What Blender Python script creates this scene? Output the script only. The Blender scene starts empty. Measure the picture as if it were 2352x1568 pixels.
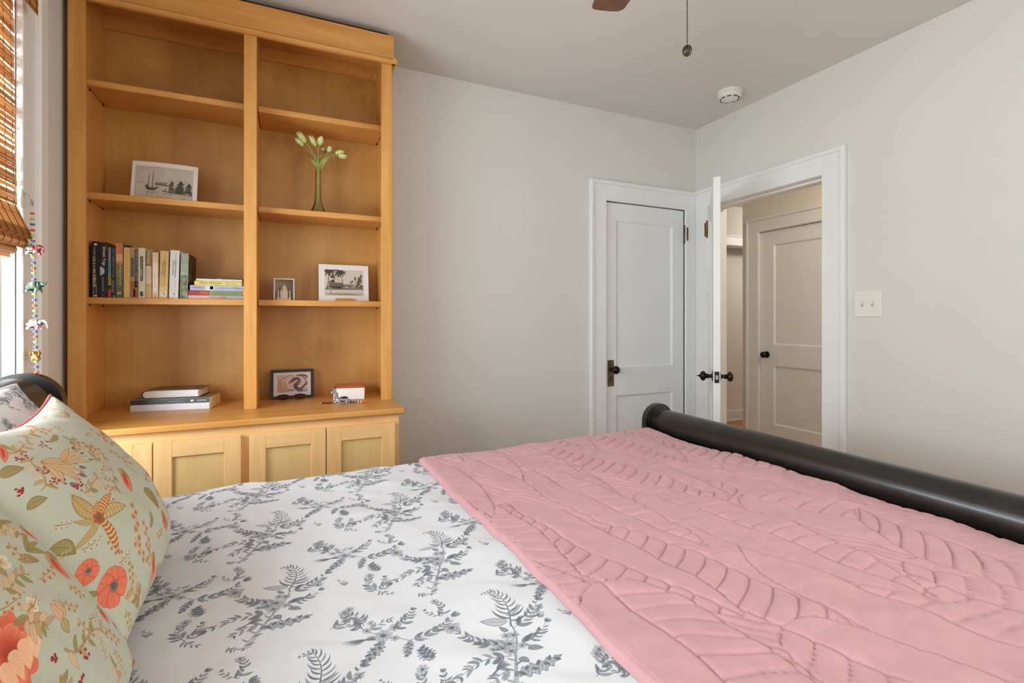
import bpy, bmesh, math, random
import numpy as np
from mathutils import Vector, Matrix

random.seed(7)
rng = np.random.default_rng(7)
SC = bpy.context.scene
COL = SC.collection

# ------------------------------------------------------------------ camera, sky, lights, exposure
cam_d = bpy.data.cameras.new('camera')
cam_d.sensor_width = 36.0
cam_d.lens = 1123.6 / 2352 * 36
cam_d.shift_y = -51 / 2352
cam_d.clip_start = 0.02
cam = bpy.data.objects.new('camera', cam_d)
COL.objects.link(cam)
cam.location = (0, 0, 1.25)
cam.rotation_euler = (math.radians(90), 0, math.radians(-24.33))
SC.camera = cam

world = bpy.data.worlds.new('sky')
SC.world = world
world.use_nodes = True
bg = world.node_tree.nodes['Background']
bg.inputs['Color'].default_value = (0.80, 0.90, 1.0, 1)
bg.inputs['Strength'].default_value = 1.6

def area(name, loc, rot, sx, sy, power, color):
    l = bpy.data.lights.new(name, 'AREA')
    l.shape = 'RECTANGLE'; l.size = sx; l.size_y = sy
    l.energy = power; l.color = color
    o = bpy.data.objects.new(name, l); COL.objects.link(o)
    o.location = loc; o.rotation_euler = rot
    return o
R = math.radians
area('window_daylight_far', (-1.05, 1.20, 1.53), (0, R(-90), 0), 1.45, 1.40, 92, (0.86, 0.94, 1.0))
area('window_daylight_near', (-1.05, -0.45, 1.53), (0, R(-90), 0), 1.45, 0.95, 44, (0.90, 0.96, 1.0))
area('window_daylight_opposite', (2.86, -0.55, 1.53), (0, R(90), 0), 1.45, 0.90, 50, (1.0, 0.93, 0.82))  # added warm fill to brighten the left wall and bookcase

SC.view_settings.view_transform = 'Standard'
SC.view_settings.look = 'None'
SC.view_settings.gamma = 1.0
SC.view_settings.use_curve_mapping = False
SC.view_settings.exposure = 0.06
SC.cycles.use_denoising = True
SC.cycles.max_bounces = 10
SC.cycles.diffuse_bounces = 6
SC.cycles.glossy_bounces = 4
SC.cycles.transparent_max_bounces = 12
SC.cycles.caustics_reflective = False
SC.cycles.caustics_refractive = False
SC.cycles.sample_clamp_indirect = 4.0

# ------------------------------------------------------------------ colours and materials
def lin(c):
    c = c / 255.0
    return c / 12.92 if c <= 0.04045 else ((c + 0.055) / 1.055) ** 2.4
def rgb(r, g, b):
    return (lin(r), lin(g), lin(b), 1.0)

def new_mat(name):
    m = bpy.data.materials.new(name)
    m.use_nodes = True
    nt = m.node_tree
    return m, nt, nt.nodes['Principled BSDF']

MATS = {}
def mat(name, c, rough=0.6, metal=0.0, var=0.05, scale=8.0, bump=0.0, bscale=120.0, spec=0.5, coat=0.0):
    if name in MATS:
        return MATS[name]
    m, nt, p = new_mat(name)
    N, L = nt.nodes, nt.links
    tc = N.new('ShaderNodeTexCoord')
    no = N.new('ShaderNodeTexNoise'); no.inputs['Scale'].default_value = scale
    no.inputs['Detail'].default_value = 4
    L.new(tc.outputs['Object'], no.inputs['Vector'])
    cr = N.new('ShaderNodeValToRGB')
    lo = tuple(max(0, v * (1 - var)) for v in c[:3]) + (1,)
    hi = tuple(min(1, v * (1 + var)) for v in c[:3]) + (1,)
    cr.color_ramp.elements[0].position = 0.3; cr.color_ramp.elements[0].color = lo
    cr.color_ramp.elements[1].position = 0.7; cr.color_ramp.elements[1].color = hi
    L.new(no.outputs['Fac'], cr.inputs['Fac'])
    L.new(cr.outputs['Color'], p.inputs['Base Color'])
    p.inputs['Roughness'].default_value = rough
    p.inputs['Metallic'].default_value = metal
    p.inputs['Specular IOR Level'].default_value = spec
    p.inputs['Coat Weight'].default_value = coat
    p.inputs['Coat Roughness'].default_value = 0.15
    if bump:
        n2 = N.new('ShaderNodeTexNoise'); n2.inputs['Scale'].default_value = bscale
        L.new(tc.outputs['Object'], n2.inputs['Vector'])
        b = N.new('ShaderNodeBump'); b.inputs['Strength'].default_value = bump
        b.inputs['Distance'].default_value = 0.002
        L.new(n2.outputs['Fac'], b.inputs['Height'])
        L.new(b.outputs['Normal'], p.inputs['Normal'])
    MATS[name] = m
    return m

def wood(name, dark, light, axis='z', rough=0.45, blotch=0.25, coat=0.4):
    if name in MATS:
        return MATS[name]
    m, nt, p = new_mat(name)
    N, L = nt.nodes, nt.links
    tc = N.new('ShaderNodeTexCoord')
    mp = N.new('ShaderNodeMapping')
    s = {'x': (1.2, 16, 16), 'y': (16, 1.2, 16), 'z': (16, 16, 1.2)}[axis]
    mp.inputs['Scale'].default_value = s
    oi = N.new('ShaderNodeObjectInfo')
    ad = N.new('ShaderNodeVectorMath'); ad.operation = 'ADD'
    L.new(tc.outputs['Object'], mp.inputs['Vector'])
    L.new(mp.outputs['Vector'], ad.inputs[0])
    ml = N.new('ShaderNodeMath'); ml.operation = 'MULTIPLY'; ml.inputs[1].default_value = 37.0
    L.new(oi.outputs['Random'], ml.inputs[0])
    L.new(ml.outputs[0], ad.inputs[1])
    n1 = N.new('ShaderNodeTexNoise'); n1.inputs['Scale'].default_value = 2.0
    n1.inputs['Detail'].default_value = 8; n1.inputs['Distortion'].default_value = 0.8
    L.new(ad.outputs[0], n1.inputs['Vector'])
    n2 = N.new('ShaderNodeTexNoise'); n2.inputs['Scale'].default_value = 4.0
    n2.inputs['Detail'].default_value = 3
    L.new(tc.outputs['Object'], n2.inputs['Vector'])
    mx = N.new('ShaderNodeMix'); mx.data_type = 'FLOAT'
    mx.inputs[0].default_value = blotch
    L.new(n1.outputs['Fac'], mx.inputs[2]); L.new(n2.outputs['Fac'], mx.inputs[3])
    cr = N.new('ShaderNodeValToRGB')
    cr.color_ramp.elements[0].position = 0.26; cr.color_ramp.elements[0].color = dark
    cr.color_ramp.elements[1].position = 0.74; cr.color_ramp.elements[1].color = light
    L.new(mx.outputs[0], cr.inputs['Fac'])
    L.new(cr.outputs['Color'], p.inputs['Base Color'])
    p.inputs['Roughness'].default_value = rough
    p.inputs['Coat Weight'].default_value = coat
    p.inputs['Coat Roughness'].default_value = 0.38
    b = N.new('ShaderNodeBump'); b.inputs['Strength'].default_value = 0.06
    b.inputs['Distance'].default_value = 0.001
    L.new(n1.outputs['Fac'], b.inputs['Height']); L.new(b.outputs['Normal'], p.inputs['Normal'])
    MATS[name] = m
    return m

def image_mat(name, arr, rough=0.8, bump=0.0, bscale=400.0, sheen=0.0):
    """arr: HxWx3 sRGB painted by this script, row 0 at the bottom."""
    h, w, _ = arr.shape
    im = bpy.data.images.new(name + '_print', w, h)
    px = np.ones((h, w, 4), np.float32); px[..., :3] = np.clip(arr, 0, 1)
    im.pixels.foreach_set(px.ravel()); im.update(); im.pack()
    m, nt, p = new_mat(name)
    N, L = nt.nodes, nt.links
    tc = N.new('ShaderNodeTexCoord')
    t = N.new('ShaderNodeTexImage'); t.image = im; t.extension = 'REPEAT'
    L.new(tc.outputs['UV'], t.inputs['Vector'])
    L.new(t.outputs['Color'], p.inputs['Base Color'])
    p.inputs['Roughness'].default_value = rough
    p.inputs['Sheen Weight'].default_value = sheen
    if bump:
        n2 = N.new('ShaderNodeTexNoise'); n2.inputs['Scale'].default_value = bscale
        L.new(tc.outputs['Object'], n2.inputs['Vector'])
        b = N.new('ShaderNodeBump'); b.inputs['Strength'].default_value = bump
        b.inputs['Distance'].default_value = 0.001
        L.new(n2.outputs['Fac'], b.inputs['Height']); L.new(b.outputs['Normal'], p.inputs['Normal'])
    MATS[name] = m
    return m

def glass_mat(name, tint=(1, 1, 1), fac=0.10):
    m = bpy.data.materials.new(name); m.use_nodes = True
    nt = m.node_tree; N, L = nt.nodes, nt.links
    N.remove(N['Principled BSDF'])
    out = N['Material Output']
    tr = N.new('ShaderNodeBsdfTransparent'); tr.inputs['Color'].default_value = (*tint, 1)
    gl = N.new('ShaderNodeBsdfGlossy'); gl.inputs['Roughness'].default_value = 0.04
    fr = N.new('ShaderNodeLayerWeight'); fr.inputs['Blend'].default_value = fac
    mx = N.new('ShaderNodeMixShader')
    L.new(fr.outputs['Fresnel'], mx.inputs[0]); L.new(tr.outputs[0], mx.inputs[1]); L.new(gl.outputs[0], mx.inputs[2])
    L.new(mx.outputs[0], out.inputs['Surface'])
    MATS[name] = m
    return m

# ------------------------------------------------------------------ mesh helpers
class MB:
    def __init__(self):
        self.v = []; self.f = []; self.uv = []      # uv: per face list of loop uvs or None
    def add(self, vs, fs, uvs=None):
        o = len(self.v)
        self.v += [tuple(p) for p in vs]
        self.f += [tuple(i + o for i in f) for f in fs]
        self.uv += (uvs if uvs else [None] * len(fs))
        return self
    def box(self, x0, y0, z0, x1, y1, z1, b=0.0):
        if x0 > x1: x0, x1 = x1, x0
        if y0 > y1: y0, y1 = y1, y0
        if z0 > z1: z0, z1 = z1, z0
        if b <= 0:
            vs = [(x, y, z) for x in (x0, x1) for y in (y0, y1) for z in (z0, z1)]
            fs = [(0, 1, 3, 2), (4, 6, 7, 5), (0, 4, 5, 1), (2, 3, 7, 6), (0, 2, 6, 4), (1, 5, 7, 3)]
            return self.add(vs, fs)
        b = min(b, (x1 - x0) * .49, (y1 - y0) * .49, (z1 - z0) * .49)
        X, Y, Z = (x0, x1), (y0, y1), (z0, z1)
        vs = []; idx = {}
        for i in (0, 1):
            for j in (0, 1):
                for k in (0, 1):
                    sx, sy, sz = (1 - 2 * i), (1 - 2 * j), (1 - 2 * k)
                    idx[i, j, k, 0] = len(vs); vs.append((X[i], Y[j] + sy * b, Z[k] + sz * b))
                    idx[i, j, k, 1] = len(vs); vs.append((X[i] + sx * b, Y[j], Z[k] + sz * b))
                    idx[i, j, k, 2] = len(vs); vs.append((X[i] + sx * b, Y[j] + sy * b, Z[k]))
        fs = []
        for i in (0, 1):
            fs.append([idx[i, 0, 0, 0], idx[i, 1, 0, 0], idx[i, 1, 1, 0], idx[i, 0, 1, 0]])
            fs.append([idx[0, i, 0, 1], idx[1, i, 0, 1], idx[1, i, 1, 1], idx[0, i, 1, 1]])
            fs.append([idx[0, 0, i, 2], idx[1, 0, i, 2], idx[1, 1, i, 2], idx[0, 1, i, 2]])
            for j in (0, 1):
                fs.append([idx[i, j, 0, 0], idx[i, j, 1, 0], idx[i, j, 1, 1], idx[i, j, 0, 1]])
                fs.append([idx[i, 0, j, 0], idx[i, 1, j, 0], idx[i, 1, j, 2], idx[i, 0, j, 2]])
                fs.append([idx[0, i, j, 1], idx[1, i, j, 1], idx[1, i, j, 2], idx[0, i, j, 2]])
                for k in (0, 1):
                    fs.append([idx[i, j, k, 0], idx[i, j, k, 1], idx[i, j, k, 2]])
        return self.add(vs, fs)
    def tube(self, pts, rad, n=8, cap=True):
        pts = [Vector(p) for p in pts]
        if not hasattr(rad, '__len__'): rad = [rad] * len(pts)
        vs = []; fs = []
        up = Vector((0, 0, 1))
        prev = None
        for i, p in enumerate(pts):
            d = (pts[min(i + 1, len(pts) - 1)] - pts[max(i - 1, 0)])
            if d.length < 1e-9: d = Vector((0, 0, 1))
            d.normalize()
            if prev is None:
                a = d.orthogonal().normalized()
            else:
                a = (prev - d * prev.dot(d))
                a = a.normalized() if a.length > 1e-6 else d.orthogonal().normalized()
            prev = a
            c = d.cross(a)
            for k in range(n):
                t = 2 * math.pi * k / n
                vs.append(p + (a * math.cos(t) + c * math.sin(t)) * rad[i])
        for i in range(len(pts) - 1):
            for k in range(n):
                fs.append((i * n + k, i * n + (k + 1) % n, (i + 1) * n + (k + 1) % n, (i + 1) * n + k))
        if cap:
            fs.append(tuple(range(n))[::-1]); m = (len(pts) - 1) * n
            fs.append(tuple(range(m, m + n)))
        return self.add(vs, fs)
    def lathe(self, prof, origin, axis=(0, 0, 1), n=24, cap=True):
        """prof: list of (distance along axis, radius)"""
        ax = Vector(axis).normalized(); a = ax.orthogonal().normalized(); c = ax.cross(a)
        o = Vector(origin); vs = []; fs = []
        for h, r in prof:
            for k in range(n):
                t = 2 * math.pi * k / n
                vs.append(o + ax * h + (a * math.cos(t) + c * math.sin(t)) * max(r, 1e-5))
        for i in range(len(prof) - 1):
            for k in range(n):
                fs.append((i * n + k, i * n + (k + 1) % n, (i + 1) * n + (k + 1) % n, (i + 1) * n + k))
        if cap:
            fs.append(tuple(range(n))[::-1]); m = (len(prof) - 1) * n
            fs.append(tuple(range(m, m + n)))
        return self.add(vs, fs)
    def prism(self, poly, vec):
        """poly: 3D points of a planar outline, extruded by vec"""
        n = len(poly); v = Vector(vec)
        vs = [Vector(p) for p in poly] + [Vector(p) + v for p in poly]
        fs = [tuple(range(n))[::-1], tuple(range(n, 2 * n))]
        fs += [(i, (i + 1) % n, n + (i + 1) % n, n + i) for i in range(n)]
        return self.add(vs, fs)
    def sphere(self, c, r, n=10, m=7):
        rx, ry, rz = r if hasattr(r, '__len__') else (r, r, r)
        vs = []; fs = []
        for i in range(m + 1):
            a = math.pi * i / m
            for k in range(n):
                t = 2 * math.pi * k / n
                vs.append((c[0] + rx * math.sin(a) * math.cos(t), c[1] + ry * math.sin(a) * math.sin(t), c[2] + rz * math.cos(a)))
        for i in range(m):
            for k in range(n):
                fs.append((i * n + k, (i + 1) * n + k, (i + 1) * n + (k + 1) % n, i * n + (k + 1) % n))
        return self.add(vs, fs)
    def grid(self, P, UV=None):
        """P: array (a, b, 3); UV: array (a, b, 2)"""
        a, b, _ = P.shape
        vs = [tuple(p) for p in P.reshape(-1, 3).tolist()]
        fs = []; uvs = []
        U = UV.tolist() if UV is not None else None
        for i in range(a - 1):
            for j in range(b - 1):
                fs.append((i * b + j, (i + 1) * b + j, (i + 1) * b + j + 1, i * b + j + 1))
                if U: uvs.append([U[i][j], U[i + 1][j], U[i + 1][j + 1], U[i][j + 1]])
        return self.add(vs, fs, uvs if U else None)
    def quad(self, p0, p1, p2, p3, thick=None):
        vs = [Vector(p) for p in (p0, p1, p2, p3)]
        return self.add(vs, [(0, 1, 2, 3)], [[(0, 0), (1, 0), (1, 1), (0, 1)]])
    def xform(self, M):
        self.v = [tuple(M @ Vector(p)) for p in self.v]
        return self

OFF = {}
def off(o):
    return OFF.get(o.name, Vector((0, 0, 0))) if o else Vector((0, 0, 0))

def obj(name, mb, m, parent=None, smooth=None, kind=None, label=None, recalc=True):
    me = bpy.data.meshes.new(name)
    o0 = off(parent)
    me.from_pydata([(p[0] - o0.x, p[1] - o0.y, p[2] - o0.z) for p in mb.v], [], mb.f)
    if any(u is not None for u in mb.uv):
        l = me.uv_layers.new(name='UVMap')
        flat = []
        for f, u in zip(mb.f, mb.uv):
            for k in range(len(f)):
                flat += list(u[k]) if u else [0.0, 0.0]
        l.data.foreach_set('uv', flat)
    if recalc:
        bm = bmesh.new(); bm.from_mesh(me)
        bmesh.ops.recalc_face_normals(bm, faces=bm.faces)
        bm.to_mesh(me); bm.free()
    if smooth is not None:
        me.polygons.foreach_set('use_smooth', [True] * len(me.polygons))
        if smooth < 180:
            me.set_sharp_from_angle(angle=math.radians(smooth))
    me.update()
    me.materials.append(m)
    o = bpy.data.objects.new(name, me); COL.objects.link(o)
    OFF[o.name] = Vector(o0)
    if parent: o.parent = parent
    if kind: o['kind'] = kind
    if label: o['label'] = label
    return o

def tag(o, label, cat, group=None):
    o['label'] = label; o['category'] = cat
    if group: o['group'] = group
    return o

def thing(name, label, cat, loc=(0, 0, 0), group=None):
    o = bpy.data.objects.new(name, None); COL.objects.link(o)
    o.location = loc; o.empty_display_size = 0.05
    OFF[o.name] = Vector(loc)
    return tag(o, label, cat, group)

def frame(o, ex, ey, ez):
    M = Matrix.Identity(4)
    for i, e in enumerate((ex, ey, ez)):
        for k in range(3): M[k][i] = e[k]
    for k in range(3): M[k][3] = o[k]
    return M

_txt = {}
def text_geo(s):
    """flat lettering outline as polygons, unit cap height, start at 0"""
    if s not in _txt:
        c = bpy.data.curves.new('lettering', 'FONT'); c.body = s; c.size = 1.0
        c.resolution_u = 2
        o = bpy.data.objects.new('lettering', c); COL.objects.link(o)
        dg = bpy.context.evaluated_depsgraph_get()
        me = o.evaluated_get(dg).to_mesh()
        vs = np.array([v.co[:] for v in me.vertices]).reshape(-1, 3)
        fs = [tuple(p.vertices) for p in me.polygons]
        o.evaluated_get(dg).to_mesh_clear()
        bpy.data.objects.remove(o); bpy.data.curves.remove(c)
        _txt[s] = (vs, fs)
    return _txt[s]

def lettering(mb, s, org, right, up, length, height, lift=0.0004, align=0.5):
    """fit string s in a box length x height, its middle at org (align .5)"""
    vs, fs = text_geo(s)
    mn, mx = vs.min(0), vs.max(0)
    sx = length / (mx[0] - mn[0]); sy = height / (mx[1] - mn[1])
    r = Vector(right); u = Vector(up); n = r.cross(u)
    out = []
    for v in vs:
        a = (v[0] - mn[0]) * sx - length * align; b = (v[1] - mn[1]) * sy - height / 2
        out.append(Vector(org) + r * a + u * b + n * lift)
    mb.add(out, fs)
    return mb

# ------------------------------------------------------------------ little painter for printed cloth and pictures
class Paint:
    def __init__(self, w, h, c, wrap=False):
        self.a = np.ones((h, w, 3), np.float32) * np.array(c, np.float32) / 255.0
        self.w, self.h, self.wrap = w, h, wrap
    def _region(self, x0, y0, x1, y1):
        ix = np.arange(int(math.floor(x0)), int(math.ceil(x1)) + 1)
        iy = np.arange(int(math.floor(y0)), int(math.ceil(y1)) + 1)
        if not self.wrap:
            ix = ix[(ix >= 0) & (ix < self.w)]; iy = iy[(iy >= 0) & (iy < self.h)]
        if len(ix) == 0 or len(iy) == 0: return None
        X, Y = np.meshgrid(ix + 0.5, iy + 0.5)
        return X, Y, ix % self.w, iy % self.h
    def _put(self, iy, ix, al, c):
        al = np.clip(al, 0, 1)[..., None]
        g = np.ix_(iy, ix)
        col = c if isinstance(c, np.ndarray) and c.ndim == 3 else np.array(c, np.float32) / 255.0
        self.a[g] = self.a[g] * (1 - al) + col * al
    def leaf(self, x, y, ang, L, W, bend=0.0, c=(80, 88, 98), al=0.8, hatch=0.0, hn=9, edge=None, eal=0.9, p=0.6, q=0.9, serr=0.0, sn=7, stripe=None):
        dx, dy = math.cos(ang), math.sin(ang)
        m = L + W + abs(bend) + 3
        r = self._region(x - m, y - m, x + m, y + m)
        if r is None: return
        X, Y, ix, iy = r
        t = ((X - x) * dx + (Y - y) * dy) / L
        n = -(X - x) * dy + (Y - y) * dx - bend * 4 * t * (1 - t) * 0.5 - bend * 0.0
        tc = np.clip(t, 1e-4, 1 - 1e-4)
        k = (p / (p + q)) ** p * (q / (p + q)) ** q
        w = W * tc ** p * (1 - tc) ** q / k
        if serr: w = w * (1 + serr * np.sin(tc * sn * 2 * math.pi))
        d = w - np.abs(n)
        d = np.where((t > 0) & (t < 1), d, -3)
        cov = np.clip(d + 0.5, 0, 1)
        tone = np.ones_like(cov) * al
        if hatch:
            h = np.abs(((tc * hn + np.abs(n) / max(W, 1) * 1.2) % 1) - 0.5) * 2
            tone = al * (1 - hatch * (h > 0.5) * (np.abs(n) > 0.6))
        self._put(iy, ix, cov * tone, c)
        if stripe:
            sp = ((tc * hn + np.abs(n) / max(W, 1) * 0.4) % 1) < 0.45
            self._put(iy, ix, cov * sp * 0.85, stripe)
        if edge:
            ew = max(1.0, W * 0.12)
            e = np.clip(1 - np.abs(d - ew * 0.5) / ew, 0, 1) * (t > 0) * (t < 1)
            rib = np.clip(1.2 - np.abs(n) / max(0.8, W * .06), 0, 1) * (t > 0) * (t < 1) * cov
            self._put(iy, ix, np.maximum(e, rib * 0.7) * eal, edge)
    def stroke(self, pts, r0, r1, c, al=0.9):
        pts = np.array(pts, float)
        for i in range(len(pts) - 1):
            a, b = pts[i], pts[i + 1]
            ra = r0 + (r1 - r0) * i / (len(pts) - 1); rb = r0 + (r1 - r0) * (i + 1) / (len(pts) - 1)
            m = max(ra, rb) + 2
            r = self._region(min(a[0], b[0]) - m, min(a[1], b[1]) - m, max(a[0], b[0]) + m, max(a[1], b[1]) + m)
            if r is None: continue
            X, Y, ix, iy = r
            d = b - a; l2 = max(d @ d, 1e-6)
            t = np.clip(((X - a[0]) * d[0] + (Y - a[1]) * d[1]) / l2, 0, 1)
            ds = np.hypot(X - a[0] - t * d[0], Y - a[1] - t * d[1])
            self._put(iy, ix, np.clip(ra + (rb - ra) * t - ds + 0.5, 0, 1) * al, c)
    def curve(self, p0, p1, p2, p3, r0, r1, c, al=0.9, n=14):
        t = np.linspace(0, 1, n)[:, None]
        P = (1 - t) ** 3 * np.array(p0) + 3 * (1 - t) ** 2 * t * np.array(p1) + 3 * (1 - t) * t ** 2 * np.array(p2) + t ** 3 * np.array(p3)
        self.stroke(P, r0, r1, c, al)
        return P
    def disc(self, x, y, rx, ry, c, al=1.0, soft=1.0, ang=0.0):
        m = max(rx, ry) + 2 + soft
        r = self._region(x - m, y - m, x + m, y + m)
        if r is None: return
        X, Y, ix, iy = r
        ca, sa = math.cos(ang), math.sin(ang)
        u = ((X - x) * ca + (Y - y) * sa) / rx; v = (-(X - x) * sa + (Y - y) * ca) / ry
        d = (1 - np.hypot(u, v)) * min(rx, ry)
        self._put(iy, ix, np.clip(d / soft + 0.5, 0, 1) * al, c)
    def rosette(self, x, y, R, k, ph, c, c2, al=0.9, depth=0.22, hatch=0.0, hn=30):
        r = self._region(x - R * 1.1, y - R * 1.1, x + R * 1.1, y + R * 1.1)
        if r is None: return
        X, Y, ix, iy = r
        rr = np.hypot(X - x, Y - y); th = np.arctan2(Y - y, X - x) + ph
        lob = R * (1 - depth + depth * np.abs(np.cos(k * th / 2)))
        cov = np.clip(lob - rr + 0.5, 0, 1)
        c = np.array(c, np.float32) / 255.0; c2 = np.array(c2, np.float32) / 255.0
        f = np.clip(rr / lob, 0, 1)[..., None] ** 1.3
        seam = np.clip(1 - np.abs(np.cos(k * th / 2)) * 5, 0, 1)[..., None] * 0.5
        col = c2 * (1 - f) + c * f
        col = col * (1 - seam) + c2 * seam
        tone = np.ones_like(rr) * al
        if hatch:
            tone = al * (1 - hatch * (np.abs(((th * hn / 6.28) % 1) - 0.5) > 0.25))
        self._put(iy, ix, cov * tone, col.astype(np.float32))
    def poly(self, pts, c, al=1.0):
        pts = np.array(pts, float)
        r = self._region(pts[:, 0].min() - 1, pts[:, 1].min() - 1, pts[:, 0].max() + 1, pts[:, 1].max() + 1)
        if r is None: return
        X, Y, ix, iy = r
        ins = np.zeros(X.shape, bool)
        j = len(pts) - 1
        for i in range(len(pts)):
            xi, yi = pts[i]; xj, yj = pts[j]
            cnd = ((yi > Y) != (yj > Y)) & (X < (xj - xi) * (Y - yi) / (yj - yi + 1e-12) + xi)
            ins ^= cnd; j = i
        self._put(iy, ix, ins * al, c)

def vnoise(X, Y, s, seed):
    """smooth value noise on arrays"""
    g = np.random.default_rng(seed).random((64, 64))
    x = X / s; y = Y / s
    xi = np.floor(x).astype(int); yi = np.floor(y).astype(int)
    fx = x - xi; fy = y - yi
    fx = fx * fx * (3 - 2 * fx); fy = fy * fy * (3 - 2 * fy)
    a = g[yi % 64, xi % 64]; b = g[yi % 64, (xi + 1) % 64]
    c = g[(yi + 1) % 64, xi % 64]; d = g[(yi + 1) % 64, (xi + 1) % 64]
    return (a * (1 - fx) + b * fx) * (1 - fy) + (c * (1 - fx) + d * fx) * fy

# ================================================================== THE ROOM
WALL = mat('wall_paint', rgb(217, 215, 209), 0.75, var=0.012, scale=3, bump=0.05, bscale=220, spec=0.3)
CEIL = mat('ceiling_paint', rgb(216, 213, 206), 0.85, var=0.012, scale=2, bump=0.04, bscale=200, spec=0.2)
TRIM = mat('trim_paint', rgb(233, 233, 232), 0.42, var=0.012, scale=5)
HALL = mat('hall_paint', rgb(228, 223, 214), 0.75, var=0.012, scale=3, spec=0.3)
FLOORM = wood('oak_floor', rgb(150, 98, 52), rgb(196, 140, 84), 'y', 0.35)
IRON = mat('dark_bronze', rgb(52, 46, 40), 0.32, 0.85, var=0.25, scale=60)
BRASS = mat('aged_brass', rgb(118, 98, 66), 0.42, 0.75, var=0.35, scale=45)
STEEL = mat('steel', rgb(170, 170, 168), 0.3, 0.9)

XL, XR, YB, YR, ZC = -0.735, 2.533, 2.54, -1.1, 2.55
T = 0.146

# floor: a bed of boards, laid along the hall
fl = MB().box(XL - .15, YR - .15, -0.12, XR + T, 4.6, -0.012).box(XR + T, 0.28, -0.12, 6.2, 4.6, -0.012)
floor = obj('floor', fl, FLOORM, kind='structure')
x = XR - 0.3
k = 0
while x < 5.6:
    b = MB().box(x + .0008, 0.40, -0.012, x + .0572, 4.36, 0.0, 0.001)
    obj('plank', b, FLOORM, floor)
    x += 0.058; k += 1
b = MB().box(XL, YR, -0.012, XR - 0.302, YB, 0.0)
obj('floor_boards', b, FLOORM, floor)

def cwall(name, boxes, m):
    w = MB()
    for q in boxes: w.box(*q)
    return obj(name, w, m, kind='structure')

WY0, WY1, WZ0, WZ1 = 0.50, 1.904, 0.80, 2.26        # side window opening
VY0, VY1 = -0.92, 0.02                               # second window, beside the camera
cwall('wall_left', [(XL - .15, YR - .15, 0, XL, VY0, ZC), (XL - .15, VY1, 0, XL, WY0, ZC), (XL - .15, WY1, 0, XL, YB + .15, ZC),
                    (XL - .15, WY0, 0, XL, WY1, WZ0), (XL - .15, WY0, WZ1, XL, WY1, ZC),
                    (XL - .15, VY0, 0, XL, VY1, WZ0), (XL - .15, VY0, WZ1, XL, VY1, ZC)], WALL)
DX0, DX1, DZ = 1.783, 2.431, 1.988                  # closet door opening
cwall('wall_back', [(XL, YB, 0, DX0, YB + T, ZC), (DX1, YB, 0, XR + T, YB + T, ZC),
                    (DX0, YB, DZ, DX1, YB + T, ZC)], WALL)
OY0, OY1, OZ = 1.654, 2.414, 1.999                  # room door opening
UY0, UY1 = -1.0, -0.1                                 # added unseen window for fill light, behind the camera's right shoulder
cwall('wall_right', [(XR, YR - .15, 0, XR + T, UY0, ZC), (XR, UY1, 0, XR + T, OY0, ZC),
                     (XR, UY0, 0, XR + T, UY1, WZ0), (XR, UY0, WZ1, XR + T, UY1, ZC), (XR, OY1, 0, XR + T, YB, ZC),
                     (XR, OY0, OZ, XR + T, OY1, ZC)], WALL)
cwall('wall_rear', [(XL, YR - .15, 0, XR, YR, ZC)], WALL)
obj('ceiling', MB().box(XL - .15, YR - .15, ZC, XR + T, 4.6, ZC + .1).box(XR + T, 0.28, ZC, 6.2, 4.6, ZC + .1), CEIL, kind='structure')

# hall beyond the open door
HX, HY = 3.75, 3.195
H0, H1, HZ = 2.300, 3.0185, 2.0135
cwall('wall_hall', [(HX, H1, 0, HX + .12, HY, ZC), (HX, 0.40, 0, HX + .12, H0, ZC), (HX, H0, HZ, HX + .12, H1, ZC)], HALL)
cwall('wall_hall_end', [(XR + T, 4.36, 0, 6.2, 4.5, ZC)], HALL)
cwall('wall_hall_header', [(XR + T, 4.09, 2.20, 6.2, 4.20, ZC)], HALL)
obj('trim_9', MB().box(XR + T, 4.075, 2.098, 6.2, 4.215, 2.20, .004).box(XR + T, 4.065, 2.196, 6.2, 4.09, 2.215, .004), TRIM, kind='structure')
cwall('wall_hall_side', [(XR, YB + T, 0, XR + T, 4.5, ZC)], HALL)
cwall('wall_hall_far', [(6.1, 0.40, 0, 6.2, 4.5, ZC)], HALL)
cwall('wall_hall_near', [(XR + T, 0.28, 0, 6.2, 0.40, ZC)], HALL)
obj('baseboard_hall', MB().box(XR + T, 4.342, 0, 6.1, 4.36, .135, .003).box(XR + T, 4.336, 0, 6.1, 4.345, .03, .004), TRIM, kind='structure')
bb = MB().box(0.42, YB - .016, 0, 1.655, YB, .14, .003)
obj('baseboard_back', bb, TRIM, kind='structure')
obj('baseboard_right', MB().box(XR - .016, YR, 0, XR, 1.53, .14, .003), TRIM, kind='structure')
obj('baseboard_left', MB().box(XL, YR, 0, XL + .016, 2.0, .14, .003), TRIM, kind='structure')
obj('baseboard_rear', MB().box(XL + .016, YR, 0, XR - .016, YR + .016, .14, .003), TRIM, kind='structure')

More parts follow.
